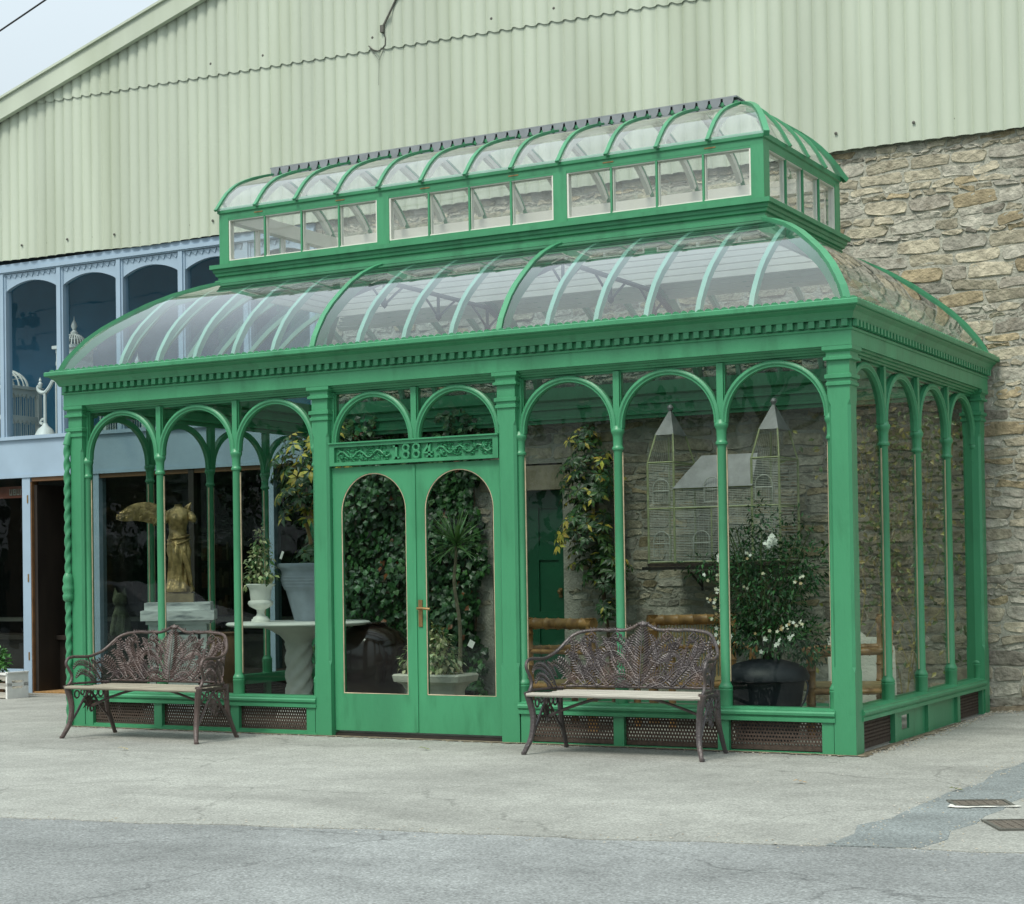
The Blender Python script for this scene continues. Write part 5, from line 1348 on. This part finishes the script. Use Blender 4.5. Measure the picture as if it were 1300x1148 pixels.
c1 = chair('bamboo_chair', 'bamboo armchair with thick round back rail behind the left half of the right bench', (4.80, 1.12, .03), math.radians(180-15), False)
c2 = chair('bamboo_chair', 'bamboo chair with slatted back seen above the right end of the right bench', (5.66, 1.72, .03), math.radians(40))
c3 = dup(c1, None, (7.08, 1.35, .03), math.radians(-70)); c3['label'] = 'bamboo chair half hidden behind the jasmine and the right corner pillar'
# ---- stone slabs leaning by the right end
def slab(x, y, w_, h, rz, lab):
    q = MB(); n = 14; f = [(-w_/2,0),(w_/2,0)]+[(w_/2*math.cos(PI*i/n), h-w_*.5*.55+w_*.5*.55*math.sin(PI*i/n)) for i in range(n+1)]
    q.rings([[(a,-.03,c) for a, c in f],[(a*1.0,.03,c) for a, c in f]])
    o = q.build('stone_slab', CARVED, loc=(x, y, .03), rot=(math.radians(-8), 0, rz)); tag(o, lab, 'stone slab', 'pale slabs by the right windows'); return o
slab(6.97, 2.35, .42, .74, math.radians(25), 'pale round topped stone slab behind the first right end column')
slab(6.70, 2.55, .34, .80, math.radians(25), 'narrow pale stone slab partly hidden by the right corner pillar')
# ---- castle shaped wire aviary
av = thing('aviary', 'castle shaped wire birdcage with two pointed zinc topped towers and arched wire doors', 'birdcage', (5.30, 3.2, 1.42))
AX0, AX1, TW, AD = -.80, .55, .275, .52
def wires(b, x0, x1, z0, z1, y, p=.026, r=.0011):
    n = int((x1-x0)/p)
    for i in range(n+1):
        x = x0+(x1-x0)*i/n; b.box(x-r, x+r, y-r, y+r, z0, z1)
    m = int((z1-z0)/.15)
    for i in range(m+1):
        z = z0+(z1-z0)*i/m; b.box(x0, x1, y-r, y+r, z-r, z+r)
def wires_h(b, x0, x1, z0, z1, y, p=.016, r=.0011):
    n = int((z1-z0)/p); r = .0026
    for i in range(n+1):
        z = z0+(z1-z0)*i/n; b.box(x0, x1, y-r, y+r, z-r, z+r)
fr = MB(); wi = MB(); TZ = 1.00
def strut(a, c, r=.012): fr.tube([a, c], r, 5)
for x0, x1, zt in ((AX0, AX0+TW, TZ), (AX1-TW, AX1, TZ)):
    for x in (x0, x1):
        for y in (0, AD): strut((x,y,-.06 if y == 0 else 0), (x,y,zt))
    for z in (.03,.55,zt):
        for y in (0, AD): strut((x0,y,z), (x1,y,z), .009)
        for x in (x0, x1): strut((x,0,z), (x,AD,z), .009)
    cx, cy_ = (x0+x1)/2, AD/2
    for x in (x0, x1):
        for y in (0, AD): strut((x,y,zt), (cx+(x-cx)*.66, cy_+(y-cy_)*.6, zt+.28), .009)
    for t in range(1, 12):
        xx = x0+(x1-x0)*t/12; wi.tube([(xx,0,zt),(cx+(xx-cx)*.66, cy_-cy_*.6, zt+.28)], .0012, 3)
    wires_h(wi, x0, x1, .04, zt, 0); wires_h(wi, x0, x1, .04, zt, AD, .03)
    wires(wi, x0, x1, .04, zt, .004, .05)
wires_h(wi, AX0+TW, AX1-TW, .04, .74, 0); wires(wi, AX0+TW, AX1-TW, .04, .74, .004, .05)
for z in (.03,.55,.74): strut((AX0+TW,0,z),(AX1-TW,0,z), .009)
strut((-.14,0,.03),(-.14,0,.55),.007)
fr.build('cage_frame', OLIVEMETAL, av); wo = wi.build('wire_mesh', WIREM, av)
q = MB(); q.box(AX0-.01,AX1+.01,-.012,AD+.01,-.012,.018); q.build('rusty_tray', RUST, av)
for x0, x1 in ((AX0, AX0+TW), (AX1-TW, AX1)):
    cx, cy_, z = (x0+x1)/2, AD/2, TZ+.275; e = .10; g_ = .165; q = MB()
    v = [(cx-e,cy_-g_,z),(cx+e,cy_-g_,z),(cx+e,cy_+g_,z),(cx-e,cy_+g_,z),(cx-.008,cy_-.008,z+.25),(cx+.008,cy_-.008,z+.25),(cx+.008,cy_+.008,z+.25),(cx-.008,cy_+.008,z+.25)]
    q.add(v, [(0,3,2,1),(4,5,6,7),(0,1,5,4),(1,2,6,5),(2,3,7,6),(3,0,4,7)])
    sp = q.build('spire', ZINC, av)
    q = MB(); q.lathe([(.001,-.034),(.02,-.026),(.032,0),(.024,.024),(.001,.034)], cx, cy_, 12); q.v = [(a, c, d+z+.275) for a, c, d in q.v]; q.build('ball_finial', ZINC, sp, smooth=True)
q = MB(); a0, a1 = AX0+TW-.01, AX1-TW+.01
q.add([(a0,-.02,.74),(a1+.0,-.02,.74),(a1-.02,.20,1.06),(a0+.22,.20,1.06),(a0,AD,.74),(a1,AD,.74)], [(0,1,2,3),(5,4,3,2),(0,3,4),(1,5,2),(0,4,5,1)])
q.build('zinc_roof', ZINC, av)
for cx, z0 in ((-.655,.60),(-.655,.09),(-.24,.09),(-.12,.60),(.40,.60),(.15,.09),(.40,.09)):
    q = MB(); w_, h = .085, .15; pts = [(cx-w_,-.014,z0),(cx-w_,-.014,z0+h)]+[(cx-w_*math.cos(PI*i/10),-.014,z0+h+w_*1.0*math.sin(PI*i/10)) for i in range(11)]+[(cx+w_,-.014,z0),(cx-w_,-.014,z0)]
    q.tube(pts, .0045, 5); q.tube([(cx-w_,-.014,z0+.12),(cx+w_,-.014,z0+.12)], .0045, 5)
    for k in range(-3, 4): q.tube([(cx+k*.0238,-.014,z0),(cx+k*.0238,-.014,z0+h+w_*math.sqrt(max(0,1-(k*.28)**2)))], .0013, 3)
    q.build('wire_door', WIREM, av)
as_ = thing('wall_shelf', 'dark wall shelf carrying the castle shaped birdcage', 'shelf', (5.20, 4.06, 1.36))
q = MB(); q.box(-.76,.40,-.90,.0,.015,.045); q.build('shelf_board', DARKWOOD, as_)
for x in (-.5,.5):
    q = MB(); q.tube([(x,-.012,-.16),(x,-.30,-.02)], .012, 6); q.tube([(x,-.012,-.2),(x,-.012,-.02)], .012, 6); q.build('bracket', DARKWOOD, as_)
# ---- white cages and a scrolled stand in the upper windows
def white_cage(name, lab, loc, w_, d_, h, roof, rz=0):
    t = thing(name, lab, 'birdcage', loc, rz, 'white cages in the upper windows'); f = MB(); wv = MB()
    for x in (-w_/2, w_/2):
        for y in (-d_/2, d_/2): f.box(x-.034*w_/.85,x+.034*w_/.85,y-.03*w_/.85,y+.03*w_/.85,0,h)
    for z in (0, h*.42, h-.06):
        f.box(-w_/2-.01,w_/2+.01,-d_/2-.022,-d_/2+.014,z,z+.05); f.box(-w_/2-.01,w_/2+.01,d_/2-.014,d_/2+.022,z,z+.05)
        f.box(-w_/2-.022,-w_/2+.014,-d_/2,d_/2,z,z+.05); f.box(w_/2-.014,w_/2+.022,-d_/2,d_/2,z,z+.05)
    n = 7
    for k in range(n):   # lacy fretwork under the rails
        for z in (h-.06, h*.42):
            x = -w_/2+w_*(k+.5)/n; f.add([(x-w_/n*.5,-d_/2-.02,z),(x+w_/n*.5,-d_/2-.02,z),(x,-d_/2-.02,z-.06),(x-w_/n*.5,-d_/2-.008,z),(x+w_/n*.5,-d_/2-.008,z),(x,-d_/2-.008,z-.06)], [(0,2,1),(3,4,5),(0,3,5,2),(2,5,4,1)])
            y = -d_/2+d_*(k+.5)/n; f.add([(w_/2+.02,y-d_/n*.5,z),(w_/2+.02,y+d_/n*.5,z),(w_/2+.02,y,z-.06),(w_/2+.008,y-d_/n*.5,z),(w_/2+.008,y+d_/n*.5,z),(w_/2+.008,y,z-.06)], [(0,2,1),(3,4,5),(0,3,5,2),(2,5,4,1)])
    f.box(-w_/2-.05,w_/2+.05,-d_/2-.05,d_/2+.05,h-.01,h+.03)
    f.build('white_frame', WHITE, t)
    m = 16
    for k in range(m+1):
        x = -w_/2+w_*k/m; wv.box(x-.004,x+.004,-d_/2-.002,-d_/2+.002,0,h); wv.box(x-.004,x+.004,d_/2-.002,d_/2+.002,0,h)
        y = -d_/2+d_*k/m; wv.box(-w_/2-.002,-w_/2+.002,y-.004,y+.004,0,h); wv.box(w_/2-.002,w_/2+.002,y-.004,y+.004,0,h)
    wv.build('wire_bars', WHITE, t)
    q = MB(); prof = [(w_/2*1.02*math.cos(a*PI/16), h+.03+roof*math.sin(a*PI/16)) for a in range(9)]
    for k in range(24):
        a = 2*PI*k/24; q.tube([(r_*math.cos(a), r_*math.sin(a)*d_/w_, z) for r_, z in prof], .008, 4)
    for r_, z in prof[::3]: q.tube([(r_*math.cos(2*PI*j/24), r_*math.sin(2*PI*j/24)*d_/w_, z) for j in range(25)], .005, 4)
    q.lathe([(.04,h+roof+.02),(.05,h+roof+.05),(.02,h+roof+.08),(.04,h+roof+.13),(.03,h+roof+.17),(.008,h+roof+.21),(.001,h+roof+.26)], 0, 0, 10)
    q.build('domed_top', WHITE, t, smooth=True); return t
white_cage('white_birdcage', 'big white lacy birdcage with curved top in the leftmost upper shop window', (-5.42, 4.50, 3.17), .85, .55, .70, .26)
white_cage('white_birdcage', 'small white domed birdcage with spike finial just above the glasshouse gutter', (-4.12, 4.52, 3.95), .30, .30, .38, .16)
white_cage('white_birdcage', 'white wire cage seen through the left part of the glass roof', (-3.10, 4.55, 3.17), .62, .5, .62, .16)
ln = thing('white_side_table', 'white wire plant stand supporting the small domed birdcage', 'stand', (-4.0, 4.54, 3.145))
q = MB(); q.box(-.30,.50,-.22,.22,.775,.80); q.build('shelf', WHITE, ln)
for x in (-.27,.47):
    for y in (-.2,.2): q = MB(); q.tube([(x,y,0),(x,y,.775)], .012, 6); q.build('leg', WHITE, ln)
so_ = thing('scrolled_stand', 'slender white scrolled stand with urn shaped base in the upper shop window', 'stand', (-4.52, 4.40, 3.145))
q = MB(); q.lathe([(.17,0),(.17,.03),(.15,.05),(.13,.10),(.09,.17),(.04,.21),(.03,.24)], 0, 0, 16); q.build('base', WHITE, so_, smooth=True)
q = MB(); q.tube([(0,0,.22),(0,0,.62)], .022, 8); q.build('stem', WHITE, so_)
q = MB(); q.tube(cat([(.14,0,.78),(.08,0,.70),(0,0,.64),(-.09,0,.655),(-.12,0,.71),(-.07,0,.73)], 6), .026, 7); q.tube(cat([(-.0,0,.30),(-.06,0,.29),(-.08,0,.25),(-.04,0,.235)], 5), .018, 6); q.lathe([(.012,.70),(.028,.73),(.03,.76),(.012,.78),(.02,.80),(.001,.84)], -.08, 0, 10); q.build('scroll_arms', WHITE, so_, smooth=True)
# ================================================================ OUT OF THE PICTURE BUT IN ITS REFLECTIONS
def wire(p0, p1, sag, r, lab):
    q = MB(); p0, p1 = Vector(p0), Vector(p1); q.tube([p0.lerp(p1, i/24)-Vector((0,0,sag*4*(i/24)*(1-i/24))) for i in range(25)], r, 5)
    return tag(q.build('overhead_wire', RUBBER), lab, 'wire', 'overhead wires')
wire((-40,20,9.25),(20,3.2,16.5), .35, .018, 'lower of the two thin overhead wires crossing the sky at the top left')
wire((-40,20.6,10.0),(20,3.2,17.9), .35, .013, 'upper of the two thin overhead wires, just in the top left corner')
tpole = thing('telegraph_pole', 'tall brown telegraph pole with crossarms on the far side of the road', 'telegraph pole', (-18.9, -10, -.25))
q = MB(); q.tube([(0,0,0),(0,0,8.3)], [.15,.11], 10); q.build('pole', BARK, tpole, smooth=True)
for z in (7.1, 7.7):
    q = MB(); q.box(-.8,.8,-.06,.06,z,z+.12); ca = q.build('crossarm', BARK, tpole)
    for x in (-.7,-.35,.35,.7): k = MB(); k.lathe([(.02,z+.12),(.045,z+.16),(.03,z+.2),(.045,z+.24),(.001,z+.26)], x, 0, 8); k.build('insulator', JAR, ca, smooth=True)
wire((-18.2,-10,7.15),(30,-13,10.5), .5, .015, 'overhead wire running from the telegraph pole along the road, nearer one')
wire((-18.2,-10,7.75),(30,-14,11.3), .5, .015, 'overhead wire running from the telegraph pole along the road, higher one')
def tree(loc, h, r_, n, lab, bare=False):
    t = thing('bare_tree' if bare else 'roadside_tree', lab, 'tree', loc, 0, 'trees across the road'); q = MB(); tips = []
    def grow(p, d, L, rad, dep):
        e = p+d*L; q.tube([p, p.lerp(e, .5)+rv()*L*.06, e], [rad, rad*.85, rad*.7], 6 if dep < 2 else 4)
        tips.append((e, dep))
        if dep < (6 if bare else 3):
            for _ in range(3 if dep < 3 else 2): grow(e, (d+rv()*.75+Vector((0,0,.12))).normalized(), L*rl.uniform(.62,.82), rad*.62, dep+1)
    grow(Vector((0,0,0)), Vector((0,0,1)), h*.28, h*.022, 0); q.build('trunk', BARK, t)
    if not bare:
        b = MB(); 
        for _ in range(n):
            c = rl.choice(tips)[0]; v = rv(); p = c+v*r_*.45; p.z = max(1.4, p.z); b.c = greens(rl.choice([(.04,.08,.025),(.06,.10,.03),(.03,.06,.02)])); b.leaf(p, rv(), (v+rv()*.5).normalized(), .34, .13)
        b.build('crown', LEAF, t)
    return t
t1 = tree((-30,-24,-.4), 8.5, 4.0, 2600, 'broad leafy tree across the road, farthest to the left')
for (x, y, s, a, lab) in ((-21,-27,.95,1.2,'broad leafy tree across the road beside the telegraph pole'),(-13,-25,.8,2.5,'broad leafy tree across the road opposite the shopfront'),(-6.5,-27,.72,4.0,'broad leafy tree across the road opposite the doors'),(-40,-22,1.1,5.,'tall leafy tree far along the road'),(2,-29,.62,.5,'small leafy tree across the road opposite the right bench'),(-36,-29,1.25,2.2,'largest leafy tree, in the back row far along the road'),(-25.5,-32,1.15,3.3,'tall leafy tree in the back row behind the telegraph pole'),(-17,-33,1.05,.2,'tall leafy tree in the back row opposite the shop door'),(-50,-29,1.2,1.7,'tall leafy tree at the far left end of the road'),(-10,-33,.85,5.4,'leafy tree in the back row opposite the doors'),(-62,-34,1.4,4.4,'tall leafy tree farthest along the road')):
    c = dup(t1, None, (x, y, -.4), a); c.scale = (s, s, s); c['label'] = lab
tree((-2.6,-24,-.3), 9.5, 3, 0, 'tall bare branched tree across the road', True)
hg = thing('hedge', 'long dark hedge along the far side of the road', 'hedge', (-15,-21,-.3)); b = MB()
for _ in range(5200):
    x = rl.uniform(-26,26); z = rl.random()**.7*2.6; y = rl.choice((-.7,.7))*(1+.2*math.sin(x))+rl.gauss(0,.15) if z < 2.3 else rl.uniform(-.7,.7); b.c = greens(rl.choice([(.03,.06,.02),(.04,.08,.025)])); b.leaf(Vector((x,y,z+.12*math.sin(x*1.3))), rv(), rv().normalized(), .36, .15)
b.build('hedge_leaves', LEAF, hg)
q = MB(); q.box(-26,26,-.6,.6,0,2.2); q.build('hedge_core', mat('dark_twigs', (.02,.025,.012), 1, .3, 3), hg)
car = thing('parked_car', 'silver saloon car parked on the road to the left of the glasshouse', 'car', (-5.5,-6.9,-.09), math.radians(4))
def section(x, hw, z0, zs, zt, tw): return [(x,-hw,z0),(x,-hw*1.02,zs*.6),(x,-hw*.98,zs),(x,-tw,zt),(x,tw,zt),(x,hw*.98,zs),(x,hw*1.02,zs*.6),(x,hw,z0)]
q = MB(); q.rings([section(-2.15,.70,.35,.62,.66,.6), section(-2.0,.80,.25,.72,.80,.7), section(-1.35,.84,.22,.84,.88,.72), section(-.75,.85,.22,.88,1.36,.56), section(-.3,.85,.22,.90,1.42,.58), section(.4,.85,.22,.90,1.41,.58), section(1.1,.84,.22,.90,1.04,.66), section(1.75,.82,.24,.88,.96,.70), section(2.1,.76,.32,.78,.84,.66)])
q.build('car_body', CARM, car, smooth=True, angle=35)
for s_ in (-1,1):
    q = MB(); q.add([(-1.05,s_*.835,.93),(1.02,s_*.835,.93),(.42,s_*.615,1.36),(-.62,s_*.605,1.33)], [(0,1,2,3)]); q.v = [(a, c+s_*.012, d) for a, c, d in q.v]; q.build('side_window', CARG, car)
    for x in (-1.35, 1.35):
        q = MB(); q.tube([(x,s_*.66,.31),(x,s_*.86,.31)], .31, 20); wl = q.build('wheel', RUBBER, car); q = MB(); q.tube([(x,s_*.86,.31),(x,s_*.872,.31)], .19, 16); q.build('hub_cap', ZINC, wl)
#@@END
# ================================================================ CAMERA, LIGHT, SKY
cam = bpy.data.cameras.new('camera'); co = bpy.data.objects.new('camera', cam); C.objects.link(co)
yaw, pit, rol = -.5044, .0174, -.0154
fw = Vector((math.sin(yaw)*math.cos(pit), math.cos(yaw)*math.cos(pit), math.sin(pit))); rt = Vector((math.cos(yaw), -math.sin(yaw), 0)); upv = rt.cross(fw)
r2 = rt*math.cos(rol)+upv*math.sin(rol); u2 = -rt*math.sin(rol)+upv*math.cos(rol)
co.matrix_world = Matrix(((r2.x,u2.x,-fw.x,11.5351),(r2.y,u2.y,-fw.y,-12.304),(r2.z,u2.z,-fw.z,1.3644),(0,0,0,1)))
cam.sensor_fit = 'HORIZONTAL'; cam.sensor_width = 36; cam.lens = 2210.9/1300*36; cam.shift_y = (689.54-574)/1300; cam.clip_end = 1000; cam.clip_start = .1
sc.camera = co
SUN_EL, SUN_AZ = math.radians(56), math.radians(187)     # azimuth measured from +y clockwise: the sun stands behind the camera, to its left
sd = Vector((math.sin(SUN_AZ)*math.cos(SUN_EL), math.cos(SUN_AZ)*math.cos(SUN_EL), math.sin(SUN_EL)))
sl = bpy.data.lights.new('sun', 'SUN'); so = bpy.data.objects.new('sun', sl); C.objects.link(so)
sl.energy = 2.3; sl.angle = math.radians(16); sl.color = (1, .97, .88); so.rotation_euler = sd.to_track_quat('Z', 'Y').to_euler()
w = bpy.data.worlds.new('World'); sc.world = w; w.use_nodes = True; nt = w.node_tree; N = nt.nodes; L = nt.links
bg = N['Background']; sk = N.new('ShaderNodeTexSky'); sk.sky_type = 'NISHITA'; sk.sun_disc = False; sk.sun_elevation = SUN_EL; sk.sun_rotation = SUN_AZ
sk.air_density = 1.2; sk.dust_density = 6.0; sk.ozone_density = 1.0
mixn = N.new('ShaderNodeMix'); mixn.data_type = 'RGBA'; mixn.inputs[0].default_value = .72; mixn.inputs[7].default_value = (9.5, 10.8, 11.4, 1)
L.new(sk.outputs[0], mixn.inputs[6])
# overcast sky: brighter overhead than at the horizon
tcw = N.new('ShaderNodeTexCoord'); sx = N.new('ShaderNodeSeparateXYZ'); mrw = N.new('ShaderNodeMapRange'); mrw.inputs[1].default_value = 0; mrw.inputs[2].default_value = 1; mrw.inputs[3].default_value = .62; mrw.inputs[4].default_value = 1.7
L.new(tcw.outputs['Generated'], sx.inputs[0]); L.new(sx.outputs['Z'], mrw.inputs[0])
vmw = N.new('ShaderNodeVectorMath'); vmw.operation = 'SCALE'; L.new(mixn.outputs[2], vmw.inputs[0]); L.new(mrw.outputs[0], vmw.inputs['Scale']); L.new(vmw.outputs[0], bg.inputs[0]); bg.inputs[1].default_value = .10
vs_ = sc.view_settings; vs_.view_transform = 'Standard'; vs_.look = 'None'; vs_.exposure = .13; vs_.gamma = 1
cy = sc.cycles; cy.max_bounces = 10; cy.transparent_max_bounces = 40; cy.glossy_bounces = 4; cy.diffuse_bounces = 4; cy.caustics_reflective = False; cy.caustics_refractive = False
cy.use_denoising = True; cy.sample_clamp_indirect = 6
